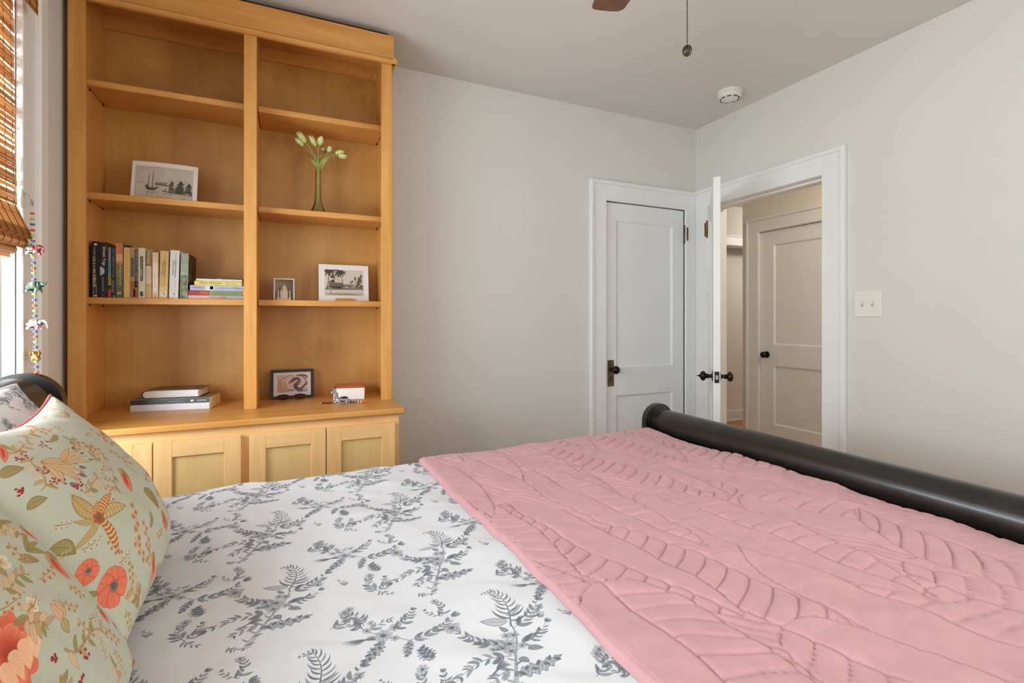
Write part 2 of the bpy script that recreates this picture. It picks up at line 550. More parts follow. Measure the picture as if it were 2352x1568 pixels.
# casings: flat boards with a proud back band
def casing_y(name, y, x0, x1, z1, w=.122, right_to=None, t=.02):   # on a wall facing -y
    m = MB()
    R_ = x1 + w if right_to is None else right_to
    m.box(x0 - w + .02, y - t, 0, x0, y, z1 + w - .02, .002)
    m.box(x1, y - t, 0, R_, y, z1 + w - .02, .002)
    m.box(x0, y - t, z1, x1, y, z1 + w - .02, .002)
    m.box(x0 - w, y - t - .012, 0, x0 - w + .024, y, z1 + w, .004)
    m.box(x0 - w + .0245, y - t - .012, z1 + w - .024, R_, y, z1 + w, .004)
    return obj(name, m, TRIM, kind='structure')
def casing_x(name, x, y0, y1, z1, w=.12, s=-1, left_to=None, t=.02, band=.024):  # on a wall facing s*x
    m = MB()
    Lf = y1 + w if left_to is None else left_to
    m.box(x, y0 - w + .02, 0, x + s * t, y0, z1 + w - .02, .002)
    m.box(x, y1, 0, x + s * t, Lf, z1 + w - .02, .002)
    m.box(x, y0, z1, x + s * t, y1, z1 + w - .02, .002)
    m.box(x, y0 - w, 0, x + s * (t + .012), y0 - w + band, z1 + w, .004)
    m.box(x, y0 - w + band + .0005, z1 + w - band, x + s * (t + .012), Lf if left_to is not None else Lf - band - .0005, z1 + w, .004)
    if left_to is None:
        m.box(x, y1 + w - band, 0, x + s * (t + .012), y1 + w, z1 + w, .004)
    return obj(name, m, TRIM, kind='structure')
casing_y('trim_1', YB, DX0, DX1, DZ, right_to=XR - .021)
casing_x('trim_2', XR, OY0, OY1, OZ, left_to=YB)
casing_x('trim_3', HX, H0, H1, HZ, w=.122, band=.022)
# jambs and stops
J = MB()
J.box(XR - .002, OY0 - .018, 0, XR + T + .002, OY0 + .001, OZ).box(XR - .002, OY1 - .001, 0, XR + T + .002, OY1 + .018, OZ)
J.box(XR - .002, OY0, OZ - .001, XR + T + .002, OY1, OZ + .018)
J.box(XR + .040, OY0, 0, XR + .075, OY0 + .011, OZ - .001, .002).box(XR + .040, OY1 - .011, 0, XR + .075, OY1, OZ - .001, .002)
J.box(XR + .040, OY0 + .011, OZ - .012, XR + .075, OY1 - .011, OZ, .002)
obj('trim_4', J, TRIM, kind='structure')
J = MB()
J.box(DX0 - .012, YB - .002, 0, DX0, YB + T, DZ + .012).box(DX1, YB - .002, 0, DX1 + .012, YB + T, DZ + .012).box(DX0, YB - .002, DZ, DX1, YB + T, DZ + .012)
J.box(DX0, YB + .05, 0, DX0 + .012, YB + .08, DZ).box(DX1 - .012, YB + .05, 0, DX1, YB + .08, DZ).box(DX0, YB + .05, DZ - .012, DX1, YB + .08, DZ)
obj('trim_5', J, TRIM, kind='structure')

# two-panel doors, built flat in local x (width) / z (height), front face at local y=0 looking to -y
def door_leaf(name, M, W, Ht, t, panels, parent_smooth=None, both=True):
    m = MB()
    zs = sorted(panels, key=lambda p: p[1])
    x0 = zs[0][0]; x1 = zs[0][2]
    m.box(0, 0, 0, x0, t, Ht, .0015); m.box(x1, 0, 0, W, t, Ht, .0015)
    prev = 0
    for p in zs:
        m.box(x0, 0, prev, x1, t, p[1]); prev = p[3]
    m.box(x0, 0, prev, x1, t, Ht)
    m.xform(M)
    d = obj(name, m, TRIM, kind='structure')
    for p in zs:
        q = MB()
        a, b, c, e = p
        s = .012
        for (ya, yb) in ((0.0, .012), (t, t - .012)):
            # sloped moulding ring and flat field
            o_ = [(a, ya, b), (c, ya, b), (c, ya, e), (a, ya, e)]
            i_ = [(a + s, yb, b + s), (c - s, yb, b + s), (c - s, yb, e - s), (a + s, yb, e - s)]
            vs = o_ + i_
            q.add(vs, [(k, (k + 1) % 4, 4 + (k + 1) % 4, 4 + k) for k in range(4)] + [(4, 5, 6, 7)])
        q.xform(M)
        obj('panel', q, TRIM, d)
    return d
def knob(mb, c, ax, r=.027, reach=.06, tip=False):
    p = [(0, .0285), (.003, .0285), (.005, .020), (.006, .011), (.018, .0095), (.026, .014), (.033, .0105),
         (reach - .024, .011), (reach - .020, r * .72), (reach - .012, r), (reach - .004, r * .97), (reach + .004, r * .75), (reach + .008, r * .35), (reach + .009, 0.001)]
    if tip: p = p[:-2] + [(reach + .008, r * .3), (reach + .014, .004), (reach + .024, .0012)]
    mb.lathe(p, c, ax, 28)
    return mb

# closet door
tcl = .035
M = frame((DX0 + .003, YB + .006, .006), (1, 0, 0), (0, 1, 0), (0, 0, 1))
W_ = DX1 - DX0 - .0036
d1 = door_leaf('door_1', M, W_, DZ - .009, tcl, [(.091, .16, .548, .761), (.091, .936, .548, 1.870)])
m = MB().box(1.808, YB + .0025, .829, 1.855, YB + .006, .994, .001)
obj('key_plate', m, BRASS, d1, label='worn brass key plate')
m = MB().lathe([(0, .005), (.0008, .005)], (1.8315, YB + .0018, .888), (0, 1, 0), 12).box(1.8295, YB + .0018, .872, 1.8335, YB + .0026, .888)
obj('keyhole', m, mat('black_void', rgb(14, 12, 10), .9), d1)
for zz in (.983, .84): obj('screw', MB().lathe([(0, .0035), (.0012, .002)], (1.8315, YB + .0025, zz), (0, -1, 0), 10), BRASS, d1)
m = MB().lathe([(0, .014), (.004, .012), (.006, .009), (.03, .008), (.034, .014), (.040, .022), (.048, .0255), (.058, .0255), (.066, .021), (.070, .012), (.071, .001)], (1.8315, YB + .003, .936), (0, -1, 0), 28)
obj('door_knob', m, IRON, d1, 60)
for zc in (1.825, .25):
    m = MB().tube([(2.4325, YB - .004, zc - .052), (2.4325, YB - .004, zc + .052)], .0058, 10)
    m.sphere((2.4325, YB - .004, zc + .056), .0062).sphere((2.4325, YB - .004, zc - .056), .0062)
    m.box(2.432, YB - .0205, zc - .045, 2.447, YB - .018, zc + .045)
    obj('hinge', m, BRASS, d1, 40)

# open room door: hinged at the corner side, swung into the room
tr = .035
Hh = Vector((XR - .012, 2.411, .008))
ang = math.atan2(1.879 - 2.411, 1.9926 - (XR - .012))
ex = Vector((math.cos(ang), math.sin(ang), 0)); ey = Vector((math.sin(ang), -math.cos(ang), 0))
# ey points from the room-side face into the leaf; pick the side away from the back wall
if ey.y > 0: ey = -ey
M = frame(Hh + ex * .006, ex, ey, (0, 0, 1))
WD = .752
d2 = door_leaf('door_2', M, WD, 1.977, tr, [(.105, .20, WD - .105, .80), (.105, .93, WD - .105, 1.87)])
zk = .942
pk = WD - .062
for side, tip in ((0, True), (1, False)):
    m = MB()
    base = Vector((pk, 0 if side == 0 else tr, zk)); axn = Vector((0, -1, 0)) if side == 0 else Vector((0, 1, 0))
    knob(m, base, axn, r=.0265, reach=.056, tip=tip)
    m.xform(M); obj('door_knob', m, IRON, d2, 50)
m = MB().box(WD - .0005, .006, zk - .028, WD + .0015, tr - .006, zk + .03).xform(M)
obj('latch_plate', m, IRON, d2)
m = MB().prism([(WD, .011, zk - .010), (WD, tr - .011, zk - .010), (WD, tr - .011, zk + .012), (WD, .011, zk + .012)], (.008, 0, 0)).xform(M)
obj('latch_bolt', m, STEEL, d2)
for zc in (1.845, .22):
    m = MB().tube([(XR - .026, 2.416, zc - .048), (XR - .026, 2.416, zc + .048)], .0062, 10)
    m.sphere((XR - .026, 2.416, zc + .052), .0066).sphere((XR - .026, 2.416, zc - .052), .0066)
    m.box(XR - .0235, 2.417, zc - .045, XR - .0205, 2.440, zc + .045)
    obj('hinge', m, BRASS, d2, 40)
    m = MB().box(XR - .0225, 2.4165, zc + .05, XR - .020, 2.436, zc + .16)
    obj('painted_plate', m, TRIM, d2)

# hall door
M = frame((HX + .012, H1 - .004, .006), (0, -1, 0), (1, 0, 0), (0, 0, 1))
WH = H1 - H0 - .008
d3 = door_leaf('door_3', M, WH, HZ - .012, .035, [(.124, .344, WH - .124, .847), (.124, 1.027, WH - .124, 1.882)])
m = MB(); knob(m, Vector((.058, 0, .938)), Vector((0, -1, 0)), r=.027, reach=.055); m.xform(M)
obj('door_knob', m, IRON, d3, 50)
J = MB().box(HX - .002, H1 - .002, 0, HX + .1, H1 + .012, HZ + .01).box(HX - .002, H0 - .012, 0, HX + .1, H0 + .002, HZ + .01).box(HX - .002, H0, HZ - .002, HX + .1, H1, HZ + .01)
obj('trim_6', J, TRIM, kind='structure')
obj('wall_hall_closet', MB().box(HX + .09, H0 - .1, 0, HX + .13, H1 + .1, HZ + .1), HALL, kind='structure')
obj('wall_closet', MB().box(DX0 - .1, YB + .14, 0, DX1 + .1, YB + .18, DZ + .1), WALL, kind='structure')

# hall lamp: glass bowl on the hall ceiling with a warm bulb
hl = thing('ceiling_lamp', 'frosted glass bowl lamp on the hallway ceiling beyond the open door', 'lamp', (3.2, 1.5, ZC))
obj('lamp_base', MB().lathe([(0, .13), (-.02, .13), (-.025, .12)], (3.2, 1.5, ZC), (0, 0, 1), 28), IRON, hl, 40)
fm, fnt, fp = new_mat('frosted_lamp_glass')
fp.inputs['Base Color'].default_value = rgb(255, 240, 215); fp.inputs['Emission Color'].default_value = rgb(255, 226, 180)
fp.inputs['Emission Strength'].default_value = 6.0
obj('lamp_bowl', MB().lathe([(-.025, .12), (-.05, .115), (-.08, .09), (-.10, .05), (-.106, .004)], (3.2, 1.5, ZC), (0, 0, 1), 28), fm, hl, 180)
def point(name, loc, power, color, r=.08):
    l = bpy.data.lights.new(name, 'POINT'); l.energy = power; l.color = color; l.shadow_soft_size = r
    o = bpy.data.objects.new(name, l); COL.objects.link(o); o.location = loc
    return o
point('hall_bulb', (3.2, 1.5, ZC - .22), 17, (1.0, .90, .77))
point('far_hall_bulb', (5.4, 3.3, ZC - .25), 22, (1.0, .93, .85))

# windows: frame with sash and panes, stool, casing
def window(n, P, a0, a1, z0, z1):
    """P(a, d, z): a along the wall, d depth outwards (0 = room face)"""
    def B(mb, a, d, z, a2, d2, z2, b=0.0):
        p = P(a, d, z); q = P(a2, d2, z2)
        return mb.box(p[0], p[1], p[2], q[0], q[1], q[2], b)
    fr = MB()
    B(fr, a0 - .012, 0, z0, a0 + .004, .148, z1); B(fr, a1 - .004, 0, z0, a1 + .012, .148, z1)
    B(fr, a0, 0, z1 - .004, a1, .148, z1 + .012); B(fr, a0, 0, z0 - .012, a1, .148, z0 + .004)
    for s in (a0 + .004, a1 - .016): B(fr, s, .035, z0, s + .012, .05, z1)
    w = obj('window_%d' % n, fr, TRIM, kind='structure')
    zm = (z0 + z1) / 2
    for (za, zb, d) in ((z0 + .004, zm + .02, .052), (zm - .02, z1 - .004, .092)):
        s = MB(); e = .042
        B(s, a0 + .004, d, za, a0 + e, d + .035, zb, .003); B(s, a1 - e, d, za, a1 - .004, d + .035, zb, .003)
        B(s, a0 + e, d, za, a1 - e, d + .035, za + e, .003); B(s, a0 + e, d, zb - e, a1 - e, d + .035, zb, .003)
        so = obj('sash', s, TRIM, w)
        g = MB(); B(g, a0 + e, d + .015, za + e, a1 - e, d + .019, zb - e)
        obj('pane', g, MATS.get('window_glass') or glass_mat('window_glass', (.98, .99, .99), .08), so)
    c = MB(); wd = .133
    for (s0, s1) in ((a0 - wd + .05, a0), (a1, a1 + wd - .05)): B(c, s0, 0, z0 - .03, s1, -.018, z1 + wd - .05, .002)
    B(c, a0, 0, z1, a1, -.018, z1 + wd - .05, .002)
    for (s0, s1) in ((a0 - wd, a0 - wd + .055), (a1 + wd - .055, a1 + wd)): B(c, s0, 0, z0 - .03, s1, -.030, z1 + wd, .006)
    B(c, a0 - wd + .055, 0, z1 + wd - .055, a1 + wd - .055, -.030, z1 + wd, .006)
    B(c, a0 - wd - .02, .03, z0 - .03, a1 + wd + .02, -.05, z0, .006); B(c, a0 - wd, 0, z0 - .12, a1 + wd, -.018, z0 - .03, .003)
    obj('casing', c, TRIM, w)
    return w
window(1, lambda a, d, z: (XL - d, a, z), WY0, WY1, WZ0, WZ1)
window(2, lambda a, d, z: (XL - d, a, z), VY0, VY1, WZ0, WZ1)
window(3, lambda a, d, z: (XR + d, a, z), UY0, UY1, WZ0, WZ1)  # out of view, added so the warm fill has an opening

# smoke detector
sd = thing('smoke_detector', 'round white smoke detector on the ceiling near the corner', 'smoke detector', (2.285, 2.035, ZC))
WPL = mat('white_plastic', rgb(228, 226, 216), .45, var=.01)
obj('base_ring', MB().lathe([(0, .066), (-.012, .068), (-.016, .066)], (2.285, 2.035, ZC), (0, 0, 1), 40), WPL, sd, 35)
obj('cover', MB().lathe([(-.017, .064), (-.032, .062), (-.040, .054), (-.044, .044), (-.046, .022), (-.046, .001)], (2.285, 2.035, ZC), (0, 0, 1), 40), WPL, sd, 35)
v = MB()
for k in range(9):
    a0 = math.radians(40 * k + 6)
    for (r0, r1) in ((.046, .052),):
        ps = []
        for j in range(5):
            a = a0 + math.radians(26) * j / 4; ps.append((2.285 + math.cos(a) * r1, 2.035 + math.sin(a) * r1, ZC - .0435))
        for j in range(4, -1, -1):
            a = a0 + math.radians(26) * j / 4; ps.append((2.285 + math.cos(a) * r0, 2.035 + math.sin(a) * r0, ZC - .0435))
        v.prism(ps, (0, 0, .004))
obj('vent_slot', v, MATS['black_void'], sd)
obj('test_button', MB().lathe([(-.046, .013), (-.0485, .012), (-.049, .001)], (2.285, 2.035, ZC), (0, 0, 1), 20), WPL, sd, 40)

# light switch
sp = thing('light_switch', 'white double toggle light switch plate on the wall right of the doorway', 'switch', (XR, 1.4405, 1.323))
obj('wall_plate', MB().box(XR - .006, 1.379, 1.261, XR, 1.502, 1.385, .003), WPL, sp)
for yy in (1.4635, 1.4175):
    obj('toggle_frame', MB().box(XR - .0068, yy - .006, 1.310, XR - .0055, yy + .006, 1.336), mat('toggle_shadow', rgb(190, 186, 176), .5), sp)
    obj('toggle', MB().box(XR - .018, yy - .0045, 1.322, XR - .005, yy + .0045, 1.334, .001), WPL, sp)
    for zz in (1.353, 1.293): obj('screw', MB().lathe([(0, .0035), (.0012, .003), (.0014, .001)], (XR - .006, yy, zz), (-1, 0, 0), 10), WPL, sp, 40)

# ceiling fan
FX, FY = .812, .84
fan = thing('ceiling_fan', 'brown wooden-bladed ceiling fan with a beaded pull chain', 'fan', (FX, FY, ZC))
obj('canopy', MB().lathe([(0, .07), (-.03, .066), (-.055, .03), (-.06, .014)], (FX, FY, ZC), (0, 0, 1), 28), IRON, fan, 40)
obj('down_rod', MB().lathe([(-.05, .012), (-.16, .012)], (FX, FY, ZC), (0, 0, 1), 14), IRON, fan, 40)
obj('motor', MB().lathe([(-.14, .03), (-.15, .08), (-.18, .105), (-.25, .105), (-.275, .085), (-.29, .05), (-.33, .045), (-.34, .02), (-.341, .001)], (FX, FY, ZC), (0, 0, 1), 32), IRON, fan, 40)
BLADE = wood('walnut_blade', rgb(84, 52, 28), rgb(122, 82, 50), 'x', .4)
a0 = math.atan2(.476, .13)
for k in range(5):
    a = a0 + 2 * math.pi * k / 5
    u = Vector((math.cos(a), math.sin(a), 0)); w = Vector((-math.sin(a), math.cos(a), 0))
    n_ = Vector((0, 0, 1)); w2 = (w * math.cos(.21) + n_ * math.sin(.21)); n2 = u.cross(w2)
    o_ = Vector((FX, FY, ZC - .285))
    out = [(.17, -.042), (.30, -.048), (.44, -.050), (.484, -.047), (.502, -.036), (.514, -.014), (.522, .012), (.529, .034), (.529, .044), (.522, .051), (.504, .053), (.30, .050), (.17, .042)]
    bl = MB().prism([o_ + u * p + w2 * q for p, q in out], n2 * .006)
    bo = obj('blade', bl, BLADE, fan)
    br = MB().prism([o_ + u * p + w2 * q - n2 * .004 for p, q in [(.06, -.018), (.16, -.022), (.23, -.04), (.245, -.02), (.25, 0), (.245, .02), (.23, .04), (.16, .022), (.06, .018)]], n2 * .004)
    obj('blade_bracket', br, IRON, bo)
PZ = 1.8536
ch = MB()
z = ZC - .335
while z > PZ + .014:
    ch.sphere((FX, FY, z), .00165, 6, 4); z -= .0042
obj('pull_chain', ch, IRON, fan, 180)
pd = MB().lathe([(.0135, .001), (.0122, .003), (.008, .0075), (.003, .0095), (-.002, .0103), (-.006, .0093), (-.010, .0063), (-.0122, .0025), (-.013, .0006)], (FX, FY, PZ), (0, 0, 1), 20)
po = obj('chain_pendant', pd, IRON, fan, 50)
rb = MB()
for k in range(6):
    a = math.pi * k / 6
    rb.tube([(FX + math.cos(a) * .0103 * math.sin(t) , FY + math.sin(a) * .0103 * math.sin(t), PZ + .0120 * math.cos(t)) for t in np.linspace(0, 2 * math.pi, 21)], .0007, 5, cap=False)
obj('pendant_rib', rb, BRASS, po, 180)

# ================================================================== BUILT-IN BOOKCASE
HD, HLt = rgb(192, 128, 52), rgb(220, 164, 88)
WX = wood('maple_along', HD, HLt, 'x'); WZ = wood('maple_upright', HD, HLt, 'z'); WY = wood('maple_deep', HD, HLt, 'y')
WB = wood('birch_back', rgb(174, 124, 50), rgb(214, 168, 96), 'z', .45, .75)
WP = wood('birch_panel', rgb(208, 172, 108), rgb(228, 196, 138), 'z', .45, .6)
BX0, BX1 = -0.717, 0.412
YF, YBK = 2.213, 2.512
ZT = 0.89                                             # counter top
bc = thing('bookcase', 'tall honey maple built-in bookcase with open shelves in two bays', 'bookcase', (-.15, 2.38, ZT))
obj('side_panel', MB().box(BX0, YF + .019, ZT, BX0 + .024, YBK, 2.512, .001), WZ, bc)
obj('side_panel', MB().box(BX1 - .02, YF + .019, ZT, BX1, YBK, 2.512, .001), WZ, bc)
obj('back_panel', MB().box(BX0 + .024, YBK, ZT, BX1 - .02, YBK + .006, 2.512), WB, bc)
obj('top_panel', MB().box(BX0 + .024, YF + .02, 2.494, BX1 - .02, YBK, 2.512), WX, bc)
obj('center_divider', MB().box(-.146, YF + .019, ZT, -.127, YBK, 2.494, .001), WZ, bc)
obj('stile', MB().box(BX0, YF, ZT, -.667, YF + .019, 2.412, .0015), WZ, bc)
obj('stile', MB().box(-.1705, YF, ZT, -.1245, YF + .019, 2.412, .0015), WZ, bc)
obj('stile', MB().box(.366, YF, ZT, BX1, YF + .019, 2.412, .0015), WZ, bc)
obj('top_rail', MB().box(-.667, YF + .001, 2.392, .366, YF + .019, 2.412), WX, bc)
obj('crown_board', MB().box(XL + .001, YF - .006, 2.408, .420, YF + .019, 2.512, .0015).box(.401, YF + .019, 2.408, .420, YB - .001, 2.512, .0015), WX, bc)
obj('scribe_filler', MB().box(XL + .001, YF + .05, 2.512, .40, YF + .07, ZC - .001), mat('dark_gap', rgb(58, 44, 32), .9), bc)  # dark strip colours in the shade between crown and ceiling
mo = MB()
prof = [(0, 2.384), (-.012, 2.384), (-.019, 2.389), (-.020, 2.398), (-.016, 2.404), (-.010, 2.409), (0, 2.409)]
mo.prism([(XL + .001, YF + p, z) for p, z in prof], (.432 - XL - .001, 0, 0))
mo.prism([(BX1 - p, YF - .02, z) for p, z in prof], (0, YB - YF + .018, 0))
obj('crown_moulding', mo, WX, bc, 30)
for (xa, xb) in ((BX0 + .024, -.146), (-.127, BX1 - .02)):
    obj('nailer', MB().box(xa, YBK - .019, 2.435, xb, YBK, 2.494, .001), WX, bc)
nl = MB()
for xx in (.366,):
    nl.lathe([(0, .0045), (.0015, .004), (.002, .001)], (xx, YBK - .019, 2.452), (0, -1, 0), 10)
obj('screw', nl, STEEL, bc, 40)
YS = 2.300
SHZ = (2.142, 1.7225, 1.332)
for z in SHZ:
    obj('shelf', MB().box(BX0 + .026, YS, z - .0245, -.148, YBK - .004, z, .002), WX, bc)
    obj('shelf', MB().box(-.125, YS, z - .0245, BX1 - .022, YBK - .004, z, .002), WX, bc)
ph = MB()
for xs, s in ((BX0 + .024, 1), (BX1 - .02, -1)):
    for yy in (2.487,):
        z = 1.02
        while z < 2.38:
            if all(abs(z - h + .012) > .02 for h in SHZ):
                ph.lathe([(0, .0018), (.0003, .0018)], (xs, yy, z), (s, 0, 0), 8)
            z += .032
obj('pin_hole', ph, MATS['dark_gap'], bc, kind='stuff')
for z in SHZ:
    for yy in (2.335, 2.475):
        cl = MB().prism([(BX1 - .0215, yy, z - .0245), (BX1 - .032, yy, z - .0245), (BX1 - .0215, yy, z - .034)], (0, .002, 0))
        obj('shelf_clip', cl, IRON, bc)
        cl = MB().prism([(BX0 + .0255, yy, z - .0245), (BX0 + .031, yy, z - .0245), (BX0 + .0255, yy, z - .034)], (0, .002, 0))
        obj('shelf_clip', cl, IRON, bc)

# dark scribe gap between bookcase and window wall is left open: case stops short of the wall
# base cabinet
YC = 2.018
CX = wood('pale_maple_along', rgb(222, 174, 110), rgb(242, 200, 142), 'x'); CZ = wood('pale_maple_upright', rgb(222, 174, 110), rgb(242, 200, 142), 'z')  # the maple lightened: light falling on the cabinet is put into its colour
ca = thing('base_cabinet', 'maple base cabinet with four flat-panel doors under the counter', 'cabinet', (-.15, 2.27, 0))
ca_w = MB()
ca_w.box(BX0 - .008, YC + .019, .09, BX0 + .012, YB - .02, ZT - .024).box(.384, YC + .019, .09, .404, YB - .02, ZT - .024)
ca_w.box(BX0, YC + .019, .09, .39, YB - .02, .11)
obj('carcass', ca_w, WZ, ca)
obj('toe_kick', MB().box(BX0, YC + .06, 0, .40, YC + .08, .09), WX, ca)
ff = MB()
ff.box(BX0 - .008, YC, .09, .404, YC + .019, .13, .001).box(BX0 - .008, YC, ZT - .072, .404, YC + .019, ZT - .024, .001)
for (xa, xb) in ((BX0 - .008, -.69), (-.172, -.128), (.374, .404)): ff.box(xa, YC, .13, xb, YC + .019, ZT - .072)
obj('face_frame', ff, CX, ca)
for (xa, xb) in ((-.700, -.4255), (-.4225, -.1625), (-.1365, .1225), (.1255, .3855)):
    d = MB()
    za, zb, e = .115, .832, .053
    d.box(xa, YC - .019, za, xa + e, YC - .0005, zb, .0012).box(xb - e, YC - .019, za, xb, YC - .0005, zb, .0012)
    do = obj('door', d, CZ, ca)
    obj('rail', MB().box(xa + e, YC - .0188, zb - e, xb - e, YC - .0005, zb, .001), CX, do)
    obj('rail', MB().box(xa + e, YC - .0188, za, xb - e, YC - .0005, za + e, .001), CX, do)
    obj('door_panel', MB().box(xa + e - .004, YC - .010, za + e - .004, xb - e + .004, YC - .004, zb - e + .004), WP, do)
# counter with eased front edge
ct = thing('countertop', 'honey maple counter slab running across the base cabinet', 'counter', (-.15, 2.27, ZT - .024))
cp = MB().box(XL + .003, 1.992, ZT - .0235, .4235, 2.538, ZT, .004)
obj('slab', cp, WX, ct)

# ================================================================== BOOKS
PAPER = mat('page_paper', rgb(232, 224, 204), .85, var=.04, scale=300)
WPAPER = mat('white_paper', rgb(236, 236, 236), .8, var=.02)
def M3(org, a, d, h):
    return frame(org, a, d, h)
def book(name, label, M, th, dp, ht, color, group, rough=.45, soft=True, prints=(), bands=(), pages=None, rim=.0015):
    """local: x thickness, y depth from the spine (spine face at y=0), z height"""
    o = M @ Vector((0, 0, 0))
    t = thing(name, label, 'book', tuple(o), group)
    cm = color if isinstance(color, bpy.types.Material) else mat('cover_%d_%d_%d' % tuple(color), rgb(*color), rough, var=.05, scale=30, coat=.15)
    c = MB(); e = .0012
    c.box(0, 0, 0, e, dp, ht, .0004).box(th - e, 0, 0, th, dp, ht, .0004).box(e * .5, -.0006, 0, th - e * .5, e, ht, .0005)
    obj('cover', c.xform(M), cm, t)
    g = 0.0 if soft else .003
    obj('pages', MB().box(e, e, g + .0005, th - e, dp - .001 - g, ht - g - .0005).xform(M), pages or PAPER, t)
    for bn in bands:                          # (x0,x1,z0,z1,color[,name]) printed or pasted patches on the spine
        x0, x1, z0, z1, col = bn[:5]
        bm_ = col if isinstance(col, bpy.types.Material) else mat('ink_%d_%d_%d' % tuple(col), rgb(*col), rough, var=.04)
        lift = .0010 + (.0002 if len(bn) > 5 else 0)
        obj('spine_patch', MB().box(x0 * th, -lift, z0 * ht, x1 * th, -.0003, z1 * ht).xform(M), bm_, t)
    for (s, xc, zc, ln, hh, col) in prints:   # text reading down the spine; ln, hh fractions of height / thickness
        q = MB(); lettering(q, s, (xc * th, -.0010, zc * ht), (0, 0, -1), (1, 0, 0), ln * ht, hh * th, lift=.0004)
        obj('spine_title', q.xform(M), mat('ink_%d_%d_%d' % tuple(col), rgb(*col), .5, var=.02), t, recalc=False)
    return t

Z3 = SHZ[2]
GB = 'books standing on the left bay shelf'
W_, K_ = (232, 226, 212), (24, 20, 20)
def upright(name, label, x0, x1, top, dp=.15, y=2.325, lean=0.0, **kw):
    M = Matrix.Translation((x0, y, Z3 + .0004 + (x1 - x0) * math.sin(R(lean)))) @ Matrix.Rotation(math.radians(lean), 4, 'Y')
    return book(name, label, M, x1 - x0, dp, top - Z3, group=GB, **kw)
upright('book', 'tall black book with white lettering, first at the left end of the row', -.682, -.6595, 1.543, dp=.152, color=K_,
        prints=[('GOD IS A VERB', .36, .58, .30, .34, W_), ('KABBALAH', .40, .30, .22, .46, W_), ('and the Practice of', .66, .15, .18, .16, W_), ('Mystical Judaism', .28, .15, .18, .16, W_), ('RABBI', .4, .82, .14, .2, (190, 180, 150))],
        bands=[(.25, .75, .015, .045, (206, 200, 150)), (.35, .72, .925, .965, (214, 206, 180))])
mo_ = [(.04, .80, .505 - .08, .505 + .07, (120, 126, 150))]
bk = upright('book', 'black book with a pale moon below white title lettering on the spine', -.659, -.634, 1.541, dp=.15, color=(28, 25, 26),
        prints=[('Dream Yoga', .56, .745, .34, .50, (236, 232, 226)), ('ANDREW HOLECEK', .45, .24, .27, .17, (190, 182, 176)), ('s', .45, .04, .02, .2, (160, 150, 140))])
mn = MB()
Mb = Matrix.Translation((-.659, 2.325, Z3 + .0004))
mn.v = []
ps = [(.0014 + .014 * math.sin(a) + .001, -.0012, .100 + .016 * math.cos(a)) for a in np.linspace(0, math.pi, 16)]
mn.prism(ps, (0, .0008, 0)); obj('spine_moon', mn.xform(Mb), mat('ink_moon', rgb(178, 184, 206), .5, var=.3, scale=150), bk)
upright('book', 'slim dark book with violet, blue, lime and red spine blocks', -.6333, -.6225, 1.526, dp=.135, color=(30, 27, 30),
        bands=[(.12, .9, .70, .985, (140, 122, 140)), (.12, .9, .46, .70, (88, 146, 168)), (.12, .9, .24, .46, (150, 156, 60)), (.12, .9, .015, .16, (176, 66, 64))],
        prints=[('contemplations', .5, .58, .2, .4, (30, 50, 70)), ('the deeper', .5, .35, .17, .4, (60, 60, 20))])
upright('book', 'slim dark book with pale blue lettering beside the orange and green spine', -.622, -.6092, 1.523, dp=.14, color=(38, 36, 38),
        bands=[(.2, .85, .86, .985, (70, 84, 92)), (.08, .25, .1, .36, (168, 122, 90)), (.5, .8, .012, .04, (200, 196, 190))],
        prints=[('TRANSFORM YOUR LIFE', .5, .62, .44, .46, (128, 146, 150)), ('IN SEARCH OF THE SELF', .55, .22, .24, .3, (170, 164, 158))])
upright('book', 'book with an orange sunset top and mossy green spine', -.6088, -.587, 1.541, dp=.15, color=(96, 96, 70),
        bands=[(.02, .98, .80, .998, (206, 130, 88)), (.02, .98, .66, .80, (224, 176, 132)), (.02, .98, .62, .66, (184, 128, 76)), (.02, .98, .40, .62, (120, 112, 78))],
        prints=[('The Power and the Pain', .66, .43, .42, .34, (222, 220, 150)), ('transforming spiritual hardship', .25, .42, .34, .16, (206, 200, 150)), ('S', .5, .085, .05, .5, (240, 236, 226))])
upright('book', 'slim dark hardback set back behind the pale yellow spine', -.584, -.572, 1.538, dp=.12, y=2.357, color=(44, 26, 24))
upright('book', 'pale yellow book with faded orange lettering', -.586 + .001, -.5650, 1.526, dp=.03, color=(216, 186, 120),
        prints=[('ILLUMINATION', .5, .66, .55, .4, (222, 160, 82))])
upright('book', 'tan and brown book with two dark green strips of lettering', -.5643, -.5387, 1.5275, dp=.14, color=(176, 140, 98),
        bands=[(.02, .98, .02, .33, (150, 100, 54)), (.56, .90, .215, .965, (38, 54, 48)), (.14, .44, .42, .79, (36, 48, 44)), (.42, .62, .012, .175, (232, 200, 168))],
        prints=[('WHEREVER YOU GO, THERE YOU ARE', .73, .59, .70, .15, (206, 214, 200)), ('JON KABAT-ZINN', .29, .605, .34, .13, (190, 198, 186))])
upright('book', 'cream book with a dark grey title strip above a small grey square', -.5383, -.5165, 1.527, dp=.13, color=(222, 216, 196),
        bands=[(.27, .68, .34, .83, (72, 72, 64)), (.22, .70, .035, .13, (86, 84, 72))],
        prints=[('THE ESSENTIAL', .48, .70, .21, .16, (206, 204, 190)), ('Kabbalah', .46, .51, .14, .3, (240, 236, 224)), ('MATT', .46, .39, .07, .2, (214, 210, 196))])
